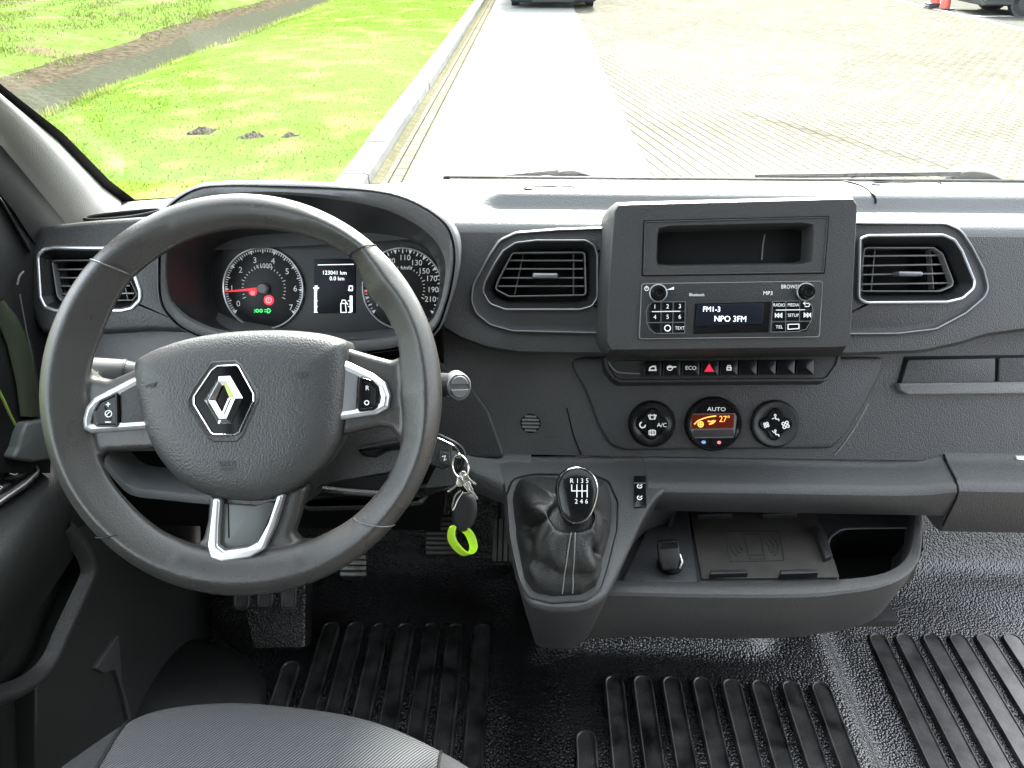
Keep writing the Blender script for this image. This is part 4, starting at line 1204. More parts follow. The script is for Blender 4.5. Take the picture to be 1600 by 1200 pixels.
b.loft([[bw[0], bw[1]], [p + V((0, .003, -.07)) for p in bw]], closed=False); b.spx(Pl((0, .838, -.68), (0, -1, 0), (1, 0, 0)), [(1030, 797), (1428, 783)], 1.5, .001)
b.build('tray_back', M['dark'], tray)
# raised grained plateau under the socket plug
b = MB()
pp = rc(PTF.out([(970, 909), (1090, 909), (1086, 880), (1074, 794), (1040, 794), (1020, 806), (1000, 850)], .008), .006)
b.slab(pp, PTF, -.004, .008, .0015); b.build('socket_plate', M['lower'], tray)

# ------------------------------------------------------------------ charging pad
pad_t = thing('charging_pad', 'brown-black phone charging pad with ribbed clips and wave symbol in the tray', 'charging pad', PTF.hit(1190, 850))
b = MB(); b.slab(rc(PTF.out([(1078, 806), (1272, 803), (1290, 838), (1311, 905), (1096, 907)]), .003), PTF, -.003, .0035, .0008); b.build('rubber_mat', M['padbrown'], pad_t)
for px in ([(1088, 808), (1142, 806), (1143, 813), (1089, 815)], [(1188, 807), (1242, 805), (1244, 812), (1189, 814)], [(1108, 901), (1164, 899), (1167, 905), (1107, 907)], [(1217, 900), (1274, 898), (1276, 905), (1216, 907)], [(1267, 832), (1277, 830), (1297, 878), (1286, 882)]):
    b = MB(); b.slab(rc(PTF.out(px), .001), PTF, .002, .011, .0012); b.build('clip', M['dark'], pad_t)
b = MB(); h = .0040
def tr(u, v): return PTF.p2(u, v)
b.stroke(PTF, rc(PTF.out([(1132, 834), (1216, 833), (1225, 879), (1140, 881)]), .004), .0010, h, True)
b.stroke(PTF, rc(PTF.out([(1161, 838), (1186, 837), (1195, 876), (1171, 877)]), .002), .0013, h, True); b.spx(PTF, [(1170, 871), (1193, 870)], 1.4, h)
for s, cu in ((-1, 1166), (1, 1190)):
    for rr in (9, 16, 23):
        b.spx(PTF, [(cu + s * (rr * math.cos(t) + 2) + (t * 3), 857 + rr * .85 * math.sin(t)) for t in [-.85 + .17 * i for i in range(11)]], 1.8, h)
b.build('wave_symbol', M['emb'], pad_t)

# ------------------------------------------------------------------ plug in the socket
pl_ = thing('socket_plug', 'small black plug standing in the power socket left of the charging pad', 'plug', PTF.hit(1045, 880, .008))
PP = facing(1046, 868, PTF.hit(1046, 880, .03).dot(FWD))
b = MB(); b.prof(rc(PP.out([(1028, 849), (1060, 847), (1063, 870), (1058, 890), (1036, 892), (1030, 872)]), .003), PP, [(.003, -.016), (0, -.010), (0, -.001), (.001, 0), (.002, .0004)], True, True); b.build('plug_body', M['dark'], pl_)
b = MB(); b.slab(rc(PP.out([(1030, 847), (1059, 845), (1060, 856), (1031, 858)]), .002), PP, -.012, .0015, .0006); b.build('plug_cap', M['gloss'], pl_)
b = MB(); b.lathe(PTF.hit(1046, 884, .008), (0, 0, 1), [(.016, 0), (.016, .003), (.012, .0045)], 28); b.build('socket_ring', M['black'], pl_)
b = MB(); b.tube([PP.hit(1062, 866, -.006), PP.hit(1066, 878, -.006), PP.hit(1062, 888, -.006)], .0012, 6); b.build('plug_spring', M['satin'], pl_)

# ------------------------------------------------------------------ gear lever
gl = thing('gear_lever', 'gear lever with a glossy black shift-pattern knob and creased leather gaiter', 'gear lever', PG.hit(885, 850))
topc = PG.hit(893, 815, .058)
kn = (V((0, -.80, .62))).normalized()
PKN = Pl(PG.hit(900, 772, .098), kn, (1, 0, 0))
kpx = [(871, 780), (869, 762), (874, 745), (886, 733), (902, 729), (918, 733), (930, 745), (935, 762), (933, 780), (926, 800), (916, 814), (900, 819), (886, 814), (876, 800)]
ko = cr(PKN.out(kpx), 4)
b = MB()
base = [(topc + (PKN.at(x * .62, y * .4) - PKN.p) * 1.0) for x, y in [(p[0] - sum(q[0] for q in ko) / len(ko), p[1] - sum(q[1] for q in ko) / len(ko)) for p in ccw(ko)]]
lo_ = [[PKN.at(x, y, h) for x, y in inset(ccw(ko), d)] for d, h in ((.0035, -.030), (.0004, -.020), (-.001, -.010), (0, -.003), (.001, -.0008), (.0026, 0))]
b.loft([base] + lo_, True, True); knob = b.build('knob', M['gloss'], gl, ang=50)
b = MB(); b.ring(inset(ccw(ko), .0005), PKN, .0016, -.003, .0008, .0005); b.build('knob_ring', M['chrome'], knob)
b = MB(); b.prof(inset(ccw(ko), .003), PKN, [(0, -.001), (0, .0008), (.002, .0018), (.006, .0030), (.010, .0036)], False, True); b.build('knob_plate', M['gloss'], knob, ang=60)
b = MB(); h = .0042
for t_, u, v in (('R', 893, 751), ('1', 902, 751), ('3', 909, 751), ('5', 917, 751), ('2', 900, 783), ('4', 908, 783), ('6', 916, 783)):
    b.tpx(PKN, t_, u, v, 7, h)
for pts in ([(893, 757), (893, 767), (900, 767)], [(901, 757), (901, 777)], [(909, 757), (909, 777)], [(917, 757), (917, 777)], [(901, 767), (917, 767)]):
    b.spx(PKN, pts, 1.5, h)
b.build('shift_pattern', M['white'], knob)
# leather gaiter: four draped panels with creases between the frame and the neck
NG = 160
gb = [PG.at(x, y, -.003) for x, y in star(inset(ccw(gf), .009), PG.p2(880, 845), NG)]
bc = PG.hit(880, 845)
neck = [topc + PG.ux * (.024 * math.cos(2 * math.pi * i / NG)) + PG.uy * (.020 * math.sin(2 * math.pi * i / NG)) for i in range(NG)]
axis_t = topc - bc
def crease(a, a0, w):
    """a sharp fold line running up the leather at direction a0"""
    d = abs((a - a0 + math.pi) % (2 * math.pi) - math.pi) / w
    return math.exp(-d * 1.6) if d < 4 else 0
loops = []
for k_ in range(41):
    t = k_ / 40
    L = []
    wt = math.sin(math.pi * min(1, t * 1.02))
    for i in range(NG):
        a = 2 * math.pi * i / NG
        p, q = gb[i], neck[i]
        s = t - .20 * math.sin(2 * math.pi * t) * .5          # stands up at the frame, then runs in to the neck
        plan = p.lerp(q, s)
        up_ = .022 * math.sin(math.pi * min(1, t * .95)) ** .8
        # corner ridges of the sewn panels
        rid = .007 * (crease(a, R(52), .16) + crease(a, R(128), .16) + crease(a, R(232), .20) + crease(a, R(312), .20))
        # big slack folds: overlapping one at the back left, a tuck at the front right
        f1 = .008 * math.exp(-((a - R(150) - .9 * (t - .4)) / .30) ** 2) * math.exp(-((t - .55) / .24) ** 2)
        f1 -= .012 * math.exp(-((a - R(178) - .7 * (t - .4)) / .16) ** 2) * math.exp(-((t - .42) / .26) ** 2)
        f2 = -.016 * math.exp(-((a - R(318) + .8 * (t - .3)) / .13) ** 2) * math.exp(-((t - .33) / .17) ** 2)
        f2 += .010 * math.exp(-((a - R(296) + .7 * (t - .3)) / .18) ** 2) * math.exp(-((t - .30) / .22) ** 2)
        f3 = -.007 * math.exp(-((t - .30 - .05 * math.sin(a * 2)) / .07) ** 2) * (.5 + .5 * math.cos(a - R(255)))
        f4 = .0022 * math.sin(7 * a + 3 * math.sin(5 * t + a)) * wt
        f5 = -.010 * crease(a, R(20) + .25 * t, .22) * wt - .008 * crease(a, R(95) - .2 * t, .2) * wt
        disp = (rid + f4 + f5) * wt + f1 + f2 + f3 * wt
        rad = plan - (bc + axis_t * s); rad = rad.normalized() if rad.length > 1e-6 else rad
        L.append(plan + PG.n * (up_ + disp * .6) + rad * disp * .9)
    loops.append(L)
b = MB(); b.loft(loops, False, True)
gt = b.build('gaiter', M['boot'], gl, ang=70)
sm = gt.modifiers.new('sub', 'SUBSURF'); sm.levels = 1; sm.render_levels = 1
b = MB(); b.tube([topc + PG.ux * (.0235 * math.cos(2 * math.pi * i / 24)) + PG.uy * (.0195 * math.sin(2 * math.pi * i / 24)) for i in range(24)], .004, 8, closed=True); b.build('gaiter_collar', M['boot'], gt)
b = MB()
i0 = 121
for di in (-2, 2):
    pts = [loops[k_][i0 + di] + PG.n * .0009 + V((0, -.0004, 0)) for k_ in range(2, 39)]
    for p, q in zip(pts[::1], pts[1::1]):
        b.tube([p.lerp(q, .1), p.lerp(q, .8)], .0007, 5)
b.build('stitching', M['thread'], gt)

# ------------------------------------------------------------------ ignition key and the bunch hanging from it
key = thing('ignition_key', 'folding ignition key with chrome edge in the lock right of the wheel', 'key', facing(700, 705, .80).p)
PKY = facing(700, 705, .795)
b = MB(); b.slab(rc(PKY.out([(640, 672), (684, 683), (704, 694), (706, 728), (690, 734), (640, 712)]), .003), PKY, -.012, .0, .003); b.build('fob_body', M['dark'], key)
b = MB(); b.slab(rc(PKY.out([(687, 704), (702, 707), (704, 722), (700, 728), (687, 723)]), .002), PKY, -.002, .002, .001); fb = b.build('fob_button', M['lower'], key)
b = MB(); b.spx(PKY, [(691, 713), (696, 712), (694, 719), (698, 717)], 1.2, .0024); b.build('button_symbol', M['white'], fb)
b = MB(); b.tube([PKY.hit(u, v, -.002) for u, v in cr([(672, 676), (690, 683), (712, 694), (722, 703), (725, 713), (722, 724), (717, 734), (713, 730), (716, 716)], 4, False)], .0028, 10); b.build('fob_loop', M['gloss'], key)
b = MB(); b.tube([PKY.hit(u, v, .0015) for u, v in cr([(676, 681), (692, 688), (708, 696), (716, 704), (719, 714)], 4, False)], .0008, 6); b.build('chrome_edge', M['chrome'], key)
kr = thing('key_bunch', 'bunch of house keys on a wire ring, with black oval tag and lime loop', 'keys', PKY.hit(720, 740))
PR = facing(720, 730, .785)
b = MB(); b.tube([PR.hit(719.5 + 12.5 * math.cos(t) + 2 * math.sin(t), 729 + 18 * math.sin(t), .006 * math.cos(t)) for t in [2 * math.pi * i / 40 for i in range(40)]], .0010, 8, closed=True); b.build('key_ring', M['metalkey'], kr)
def housekey(u0, v0, u1, v1, w, hgt, hd, dz):
    P = facing((u0 + u1) / 2, (v0 + v1) / 2, .785 + dz)
    A, B = V(P.p2(u0, v0)), V(P.p2(u1, v1)); d = (B - A).normalized(); n = V((-d.y, d.x)); k = P.k(u0, v0)
    b = MB()
    head = [A + d * (hd * k * (.5 - .5 * math.cos(t))) + n * (hgt * k * math.sin(t)) for t in [2 * math.pi * i / 16 for i in range(16)]]
    b.slab([(q.x, q.y) for q in head], P, -.0011, .0011, .0004)
    L = (B - A).length; o = [A + d * hd * k * .9 - n * w * k, B - n * w * k, B + n * w * k * .6]
    for i in range(7): o.append(B + d * (-(L - hd * k) * (i + .5) / 8) + n * w * k * (1.0 if i % 2 else .5))
    o.append(A + d * hd * k * .9 + n * w * k)
    b.slab([(q.x, q.y) for q in o], P, -.0009, .0009, .0003)
    b.build('house_key', M['metalkey'], kr)
housekey(719, 738, 744, 757, 1.6, 5.5, 12, .002); housekey(724, 742, 739, 766, 1.8, 6, 13, -.001); housekey(716, 744, 735, 769, 2.6, 7, 16, .004); housekey(728, 752, 746, 780, 1.8, 5, 11, .001); housekey(722, 752, 700, 769, 2.0, 6, 10, .005)
PT_ = facing(726, 802, .79)
b = MB()
ov = [(726 + 19.5 * math.cos(t) * 1.0 + 3 * math.sin(t) * -1, 800 + 31 * math.sin(t)) for t in [2 * math.pi * i / 28 for i in range(28)]]
b.prof(PT_.out(ov), PT_, [(.005, -.005), (.001, -.003), (0, 0), (.001, .003), (.004, .0048), (.007, .0052)], True, True); b.build('oval_tag', M['rubber'], kr, ang=60)
b = MB(); b.tube([PT_.hit(u, v, .004) for u, v in cr([(720, 766), (712, 774), (708, 786), (707, 797), (711, 792), (715, 782), (724, 768)], 4, False)], .0010, 6); b.build('split_ring', M['metalkey'], kr)
b = MB()
path = [PT_.hit(u, v, 0) for u, v in cr([(709, 822), (705, 834), (707, 845), (713, 854), (721, 862), (729, 866), (736, 864), (740, 856), (738, 845), (733, 834), (727, 828), (719, 822)], 3)]
wd = (-FWD * .5 + RIGHT * .55 + UP * .25).normalized() * .0052
c0 = sum(path, V((0, 0, 0))) / len(path)
loops = []
for i in range(len(path)):
    p = path[i]; o_ = (p - c0); o_.normalize(); o_ *= .0009
    loops.append([p - wd - o_, p + wd - o_, p + wd + o_, p - wd + o_])
b.loft(loops, wrap=True); b.build('lime_loop', M['green'], kr)

# ------------------------------------------------------------------ floor mat
def sst(a, b_, x):
    t = max(0, min(1, (x - a) / (b_ - a))); return t * t * (3 - 2 * t)
HUMP = .065
def floor_z(x, y):
    z = FZ + HUMP * sst(-.06, .08, x) * (1 - sst(.505, .56, x)) * (1 - .35 * sst(1.0, 1.15, y))
    z += .42 * sst(1.12, 1.34, y) * (1.15 if x < .1 else .9)
    z += .02 * sst(1.02, 1.10, y + .06 * math.sin(x * 7))
    z += .15 * sst(.875, .97, y) * sst(-.02, .07, x) * (1 - sst(.36, .43, x))
    z += .010 * math.exp(-((x - .60 - .1 * (y - 1.05)) ** 2) / .002 - ((y - 1.08) ** 2) / .01)
    return z + .0015 * math.sin(9 * x + 3 * y) * math.sin(7 * y)
fm = thing('floor_mat', 'black pebbled rubber cab floor mat with rows of smooth ribs', 'floor mat', (.2, .8, FZ))
nx, ny = 120, 76
b = MB(); vs = []; fs = []
for j in range(ny):
    for i in range(nx):
        x = -.66 + (XR + .70) * i / (nx - 1); y = .25 + 1.07 * j / (ny - 1)
        vs.append((x, y, floor_z(x, y)))
for j in range(ny - 1):
    for i in range(nx - 1):
        fs.append((j * nx + i, j * nx + i + 1, (j + 1) * nx + i + 1, (j + 1) * nx + i))
b.add(vs, fs); b.build('mat_sheet', M['mat'], fm, ang=80)
def rib(u, v, z, w=.031, y_end=.30):
    P = Pl((0, .8, z), (0, 0, 1), (1, 0, 0))
    q = P.hit(u, v)
    if q.y < y_end + .05: return
    o = []
    for t in [math.pi * i / 10 for i in range(11)]:
        o.append((q.x + w / 2 * math.cos(t), q.y - w / 2 + w / 2 * math.sin(t) - P.p.y))
    o += [(q.x - w / 2, y_end - P.p.y), (q.x + w / 2, y_end - P.p.y)]
    b = MB(); b.prof(o, P, [(-.002, -.006), (0, .0026), (.0010, .0038), (.0024, .0038), (.0038, .0020), (.0060, .0020)], False, True); b.build('rib', M['rib'], fm)
for u, v in ((519, 973), (557, 973), (596, 974), (635, 974), (675, 974), (713, 975), (754, 976)): rib(u, v, FZ + .003)
rib(457, 1034, FZ + .003)
for u, v in ((958, 1056), (1002, 1056), (1047, 1057), (1094, 1058), (1140, 1061), (1185, 1062), (1232, 1064), (1278, 1065), (914, 1142)): rib(u, v, FZ + HUMP + .004)
for u in (1367, 1408, 1450, 1491, 1533, 1575, 1617, 1659): rib(u, 990, FZ + .003, .033)

# ------------------------------------------------------------------ pedals and foot rest
def pedal(name, label, px, d, n_lines, vert, mt, tilt=.35):
    P = Pl(facing(*px[0], d).p, (-FWD + UP * tilt).normalized(), RIGHT)
    cu, cv = sum(p[0] for p in px) / len(px), sum(p[1] for p in px) / len(px)
    t = thing(name, label, 'pedal', P.hit(cu, cv))
    b = MB(); b.slab(rc(P.out(px), .006), P, -.014, .0, .003); b.build('pedal_pad', M['rubber'], t)
    u0, u1 = min(p[0] for p in px) + 2, max(p[0] for p in px) - 2; v0, v1 = min(p[1] for p in px) + 3, max(p[1] for p in px) - 3
    b = MB()
    for i in range(n_lines):
        if vert:
            u = u0 + (u1 - u0) * (i + .5) / n_lines; w = (u1 - u0) / n_lines * .7
            b.slab(rc(P.out([(u - w / 2, v0), (u + w / 2, v0), (u + w / 2 - 2, v1), (u - w / 2 - 2, v1)]), .001), P, -.001, .003, .001)
        else:
            v = v0 + (v1 - v0) * (i + .5) / n_lines; w = (v1 - v0) / n_lines * .72
            b.slab(rc(P.out([(u0, v - w / 2), (u1, v - w / 2), (u1, v + w / 2), (u0, v + w / 2)]), .001), P, -.001, .003, .001)
    b.build('tread', mt, t)
    b = MB(); c = P.hit(cu, v0 + 6, -.01); b.tube([c, c + V((0, .06, .08)), c + V((0, .10, .30))], .010, 10); b.build('pedal_arm', M['rubber'], t)
pedal('brake_pedal', 'ribbed brown-black brake pedal hanging below the key bunch', [(664, 806), (712, 804), (716, 866), (664, 870)], 1.22, 8, False, M['pedal'])
pedal('clutch_pedal', 'worn clutch pedal with shiny ribs peeking under the wheel rim', [(532, 846), (574, 848), (566, 904), (530, 904)], 1.22, 6, False, mat('worn_pedal', (.20, .19, .18), .3, vary=.4, vscale=60))
pedal('accelerator_pedal', 'accelerator pedal with upright ribs left of the gear console', [(776, 810), (806, 808), (800, 880), (768, 878)], 1.24, 4, True, M['pedal'])
PFR = Pl((-.42, .93, -1.02), V((.05, -.75, .66)), (1, 0, 0))
fr = thing('foot_rest', 'pebbled rubber foot rest with slotted top left of the pedals', 'foot rest', PFR.hit(430, 960))
b = MB(); b.slab(rc(PFR.out([(365, 880), (478, 880), (476, 1014), (395, 1014)]), .006), PFR, -.05, .0, .004); b.build('rest_plate', M['mat'], fr)
for u in (381, 417, 454):
    b = MB(); o = rc(PFR.out([(u - 12, 870), (u + 13, 870), (u + 9, 953), (u - 16, 953)]), .012)
    b.prof(o, PFR, [(-.001, -.002), (0, .003), (.0012, .0042), (.0028, .0042), (.0042, .002)], False, True); b.build('rest_slot', M['rib'], fr)
wa = thing('wheel_arch_cover', 'smooth dark bulge of the wheel arch beside the foot rest', 'arch cover', (-.50, .86, -1.1))
b = MB()
for k_ in range(1): pass
loops = []
for j in range(9):
    a = math.pi / 2 * j / 8; r_ = .125 * math.cos(a) + .001; h_ = .085 * math.sin(a)
    loops.append([V((-.60 + r_ * 1.35 * math.cos(t), .80 + r_ * 1.1 * math.sin(t), -1.13 + h_)) for t in [2 * math.pi * i / 36 for i in range(36)]])
b.loft(loops, False, True); b.build('arch_shell', M['doorplastic'], wa, ang=60)

# ------------------------------------------------------------------ seat
SX = fx(412, .48, -.70)
seat = thing('driver_seat', 'dark driver seat cushion with grey twill centre at the bottom edge', 'seat', (SX, .35, -.75))
front = [(60, 1225), (86, 1196), (130, 1163), (200, 1118), (262, 1098), (350, 1090), (430, 1094), (540, 1109), (620, 1133), (700, 1172), (745, 1200), (775, 1225)]
PSE = Pl((SX, .5, -.690), (0, 0, 1), (1, 0, 0))
fc = [PSE.hit(*p) for p in cr(front, 6, False)]
n_ = len(fc)
def seat_mesh(i0, i1, lift):
    b = MB(); rows = []
    for i in range(i0, i1 + 1):
        p = fc[i]; d = V((SX, .12, 0)) - V((p.x, p.y, 0)); d.normalize()
        row = []
        for dd_, h in ((-.004, -.16), (.004, -.06), (-.006, -.035), (-.005, -.016), (.0, -.004), (.010, .003), (.03, .008), (.08, .014), (.16, .016), (.30, .012)):
            q = V((p.x, p.y, PSE.p.z)) + d * dd_
            row.append(V((q.x, q.y, PSE.p.z + h - .006 + lift)))
        rows.append(row)
    b.loft(rows, closed=False); return b
iL = min(range(n_), key=lambda i: abs(fc[i].x - PSE.hit(197, 1120).x)); iR = min(range(n_), key=lambda i: abs(fc[i].x - PSE.hit(690, 1165).x))
def clip_centre():
    b = MB(); rows = []
    xs0, xs1 = fc[iL].x, fc[iR].x
    for i in range(iL, iR + 1):
        p = fc[i]; row = []
        t = (i - iL) / (iR - iL)
        for dd_, h in ((-.004, -.16), (.004, -.06), (-.006, -.035), (-.005, -.016), (.0, -.004), (.010, .003), (.03, .008), (.08, .012), (.16, .013), (.30, .010)):
            row.append(V((p.x + (-.02 if t < .02 else .0) * 0, p.y - dd_, PSE.p.z + h - .005)))
        rows.append(row)
    b.loft(rows, closed=False); return b
clip_centre().build('seat_centre', M['twill'], seat, ang=70)
def side(i0, i1):
    b = MB(); rows = []
    for i in range(i0, i1 + 1):
        p = fc[i]; row = []
        s = 1 if p.x > SX else -1
        for dd_, h in ((-.004, -.18), (.004, -.06), (-.006, -.035), (-.005, -.016), (.0, -.004), (.010, .003), (.03, .008), (.08, .016), (.16, .02), (.30, .02)):
            row.append(V((p.x, p.y - dd_, PSE.p.z + h - .005)))
        rows.append(row)
    b.loft(rows, closed=False); return b
side(0, iL).build('seat_bolster', M['bolster'], seat, ang=70); side(iR, n_ - 1).build('seat_bolster', M['bolster'], seat, ang=70)
for i in (iL, iR):
    b = MB()
    p = fc[i]
    b.tube([V((p.x, p.y - dd_, PSE.p.z + h - .004)) for dd_, h in ((-.006, -.035), (-.005, -.016), (.0, -.004), (.010, .003), (.03, .008), (.08, .013), (.16, .015), (.30, .012))], .0016, 6)
    b.build('seat_piping', M['rubber'], seat)
b = MB(); b.cube((SX - .20, .0, FZ + .02), (SX + .22, .40, -.78)); b.build('seat_base', M['black'], seat, smooth=False)

# ------------------------------------------------------------------ driver's door
door = thing('driver_door', 'dark plastic driver door panel with window switches and a deep pocket', 'door', (-.63, .6, -.7))
b = MB()
b.cube((-.70, -.62, -1.14), (-.645, .86, -.55)); b.build('door_card', M['doorplastic'], door, smooth=False)
b = MB(); rows = []
for y in (-.5, .2, .5, .66, .76, .82, .86):
    w = .0 if y < .7 else -.004
    sec = [(-.66, -.610), (-.640, -.614), (-.616, -.622), (-.600, -.636), (-.594, -.660), (-.600, -.70), (-.612, -.74), (-.640, -.77), (-.665, -.78)]
    rows.append([V((x + w, y, z)) for x, z in sec])
b.loft(rows, True, True, closed=True); b.build('armrest', M['doorplastic'], door, ang=60)
PSP = Pl((-.632, .76, -.596), V((.40, -.12, .9)), (0, 1, 0))
PSP = Pl((-.632, .76, -.594), V((.45, -.25, .86)), (1, 0, 0))
spx_ = [(-40, 742), (0, 727), (30, 724), (58, 730), (61, 738), (40, 758), (0, 786), (-40, 812)]
b = MB(); q = rc(PSP.out(spx_), .006); b.slab(q, PSP, -.02, .003, .002); sp = b.build('switch_panel', M['gloss'], door)
b = MB(); b.ring(inset(ccw(q), -.001), PSP, .0026, -.004, .0046, .0010); b.build('panel_frame', M['satin'], sp)
for px in ([(2, 741), (26, 733), (50, 738), (28, 752), (4, 756)], [(-30, 768), (0, 757), (22, 758), (0, 775), (-30, 790)]):
    b = MB(); b.slab(rc(PSP.out(px), .003), PSP, .001, .009, .003); wsw = b.build('window_switch', M['dark'], sp)
    b = MB(); cu, cv = px[1][0] - 4, px[1][1] + 10
    b.spx(PSP, [(cu - 6, cv + 3), (cu, cv - 3), (cu + 8, cv), (cu + 2, cv + 5)], 1.3, .0095, True); b.build('switch_symbol', M['white'], wsw)
# grab trim below the pillar: glossy strip ending in a pale cap
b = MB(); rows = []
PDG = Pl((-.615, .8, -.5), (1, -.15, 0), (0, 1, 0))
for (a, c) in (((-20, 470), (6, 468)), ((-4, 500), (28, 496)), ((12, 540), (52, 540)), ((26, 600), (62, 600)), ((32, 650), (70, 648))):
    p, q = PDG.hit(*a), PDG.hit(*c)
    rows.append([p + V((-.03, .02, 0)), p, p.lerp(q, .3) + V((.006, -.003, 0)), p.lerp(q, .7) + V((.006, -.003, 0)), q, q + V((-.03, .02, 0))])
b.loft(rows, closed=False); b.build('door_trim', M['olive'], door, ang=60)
b = MB(); b.tube([PDG.hit(u, v, .003) for u, v in cr([(-4, 606), (6, 626), (15, 646), (24, 664)], 4, False)], .0016, 6); b.build('door_edge', M['limeline'], door)
b = MB(); q = rc(PDG.out([(31, 660), (72, 650), (72, 716), (42, 721), (8, 716), (18, 698), (24, 676)]), .006); b.slab(q, PDG, -.02, .010, .004); b.build('mirror_trim', M['mirrortrim'], door)
b = MB(); b.slab(PDG.out([(-60, 230), (20, 306), (84, 352), (92, 560), (88, 660), (84, 740), (-60, 740)]), PDG, -.06, -.004, .002); b.build('window_frame', M['rubber'], door)
b = MB(); rows = []
for (u, v) in ((-10, 300), (0, 312), (14, 335), (30, 364), (46, 392)):
    p = PDG.hit(u, v); rows.append([p + V((-.01, .01, -.004)), p + V((.004, -.002, -.002)), p + V((.004, -.003, .003)), p + V((-.01, .008, .006))])
b.loft(rows, closed=False); b.build('window_bead', M['greytrim'], door, ang=60)
b = MB(); b.tube([PDG.hit(u, v, .004) for u, v in cr([(27, 445), (30, 432), (37, 424)], 4, False)], .0012, 6); b.tube([PDG.hit(u, v, .004) for u, v in cr([(31, 460), (40, 510), (50, 560), (56, 610)], 4, False)], .0009, 6)
b.build('seal_edge', M['dash_lit'], door)
# door upper: side window with its sill
b = MB(); b.cube((-.70, -.62, -.55), (-.645, .70, -.47)); b.cube((-.70, -.62, -.47), (-.65, -.50, .44)); b.cube((-.70, -.50, .36), (-.65, .25, .44)); b.build('door_frame', M['doorplastic'], door, smooth=False)
b = MB(); b.cube((-.676, -.50, -.47), (-.672, .68, .36)); b.build('side_window', M['glass'], door, smooth=False)
# pocket front with its pale rolled edge
b = MB(); rows = []
PDP = Pl((-.603, .7, -.75), (1, -.10, 0), (0, 1, 0))
for (u, v) in cr([(106, 822), (122, 838), (137, 858), (146, 880), (146, 900), (134, 928), (118, 962), (101, 1000), (88, 1030), (66, 1058), (36, 1078), (0, 1090), (-40, 1098)], 4, False):
    p = PDP.hit(u, v)
    rows.append(p)
b = MB()
pts = rows
LL = []
for i, p in enumerate(pts):
    t = (pts[min(i + 1, len(pts) - 1)] - pts[max(i - 1, 0)]).normalized(); n_o = PDP.n.cross(t).normalized()
    LL.append([p - n_o * .012 + PDP.n * -.012, p - n_o * .006 + PDP.n * .001, p + PDP.n * .003, p + n_o * .006 + PDP.n * .001, p + n_o * .012 - PDP.n * .006])
b.loft(LL, closed=False); b.build('pocket_edge', M['dash'], door, ang=60)
b = MB(); q = PDP.out([(118, 828), (150, 870), (156, 900), (125, 965), (98, 1030), (60, 1075), (60, 1260), (330, 1260), (330, 870), (200, 800)]); b.slab(q, PDP, -.05, -.004, .003); b.build('pocket_front', M['doorplastic'], door)
b = MB(); q = rc(PDP.out([(146, 1045), (183, 990), (188, 1060), (196, 1090), (204, 1122), (198, 1124), (190, 1085), (178, 1046), (160, 1052)]), .003); b.slab(q, PDP, -.004, .003, .002); b.build('pocket_rib', M['dash'], door)

# ------------------------------------------------------------------ outside: ground, road, ditch
def band(name, pts, mt, y0=-6, y1=130, kind='structure', n=60, jit=0.0, lat=0):
    """a strip along the road: cross-section pts (x, z) swept from y0 to y1"""
    b = MB(); rows = []
    for i in range(n + 1):
        t = i / n; y = y0 + (y1 - y0) * t ** 1.8
        wg = .16 * math.sin(y * .55) + .09 * math.sin(y * 1.7 + 1) + .05 * math.sin(y * 4.1)
        wl = .12 * math.sin(y * .7 + 2) + .08 * math.sin(y * 2.1)
        rows.append([V((x + (wg if -8.6 < x < -6.7 else wl if -6.3 < x < -5.3 else 0) + (random.uniform(-jit, jit) if 0 < k < len(pts) - 1 else 0), y, z + (random.uniform(-jit, jit) * .3 if 0 < k < len(pts) - 1 else 0))) for k, (x, z) in enumerate(pts)])
    b.loft(rows, closed=False)
    return tag(b.build(name, mt, None, ang=60), kind=kind)
KX = PGZ.hit(590, 275).x
X1 = KX + .02
SL = PGZ.hit(690, 172).x; SR = PGZ.hit(1010, 268).x

def ground_mat(name, c1, c2, scale, rough=.9, c3=None, s3=1.2):
    mt = bpy.data.materials.new(name); mt.use_nodes = True
    nt = mt.node_tree; b = nt.nodes["Principled BSDF"]; L = nt.links
    b.inputs["Roughness"].default_value = rough; b.inputs["Specular IOR Level"].default_value = 0
    tc = nt.nodes.new("ShaderNodeTexCoord")
    n1 = nt.nodes.new("ShaderNodeTexNoise"); n1.inputs["Scale"].default_value = scale; n1.inputs["Detail"].default_value = 8; n1.inputs["Roughness"].default_value = .7
    L.new(tc.outputs["Object"], n1.inputs["Vector"])
    ra = nt.nodes.new("ShaderNodeValToRGB"); ra.color_ramp.elements[0].position = .35; ra.color_ramp.elements[1].position = .65
    ra.color_ramp.elements[0].color = (*c1, 1); ra.color_ramp.elements[1].color = (*c2, 1)
    L.new(n1.outputs["Fac"], ra.inputs[0]); out = ra.outputs[0]
    if c3:
        n2 = nt.nodes.new("ShaderNodeTexNoise"); n2.inputs["Scale"].default_value = s3; n2.inputs["Detail"].default_value = 5
        L.new(tc.outputs["Object"], n2.inputs["Vector"])
        rb = nt.nodes.new("ShaderNodeValToRGB"); rb.color_ramp.elements[0].position = .5; rb.color_ramp.elements[1].position = .66
        L.new(n2.outputs["Fac"], rb.inputs[0])
        mx = nt.nodes.new("ShaderNodeMixRGB"); mx.inputs[2].default_value = (*c3, 1)
        L.new(rb.outputs[0], mx.inputs[0]); L.new(out, mx.inputs[1]); out = mx.outputs[0]
    L.new(out, b.inputs["Base Color"])
    bp = nt.nodes.new("ShaderNodeBump"); bp.inputs["Distance"].default_value = .02
    L.new(n1.outputs["Fac"], bp.inputs["Height"]); L.new(bp.outputs[0], b.inputs["Normal"])
    return mt
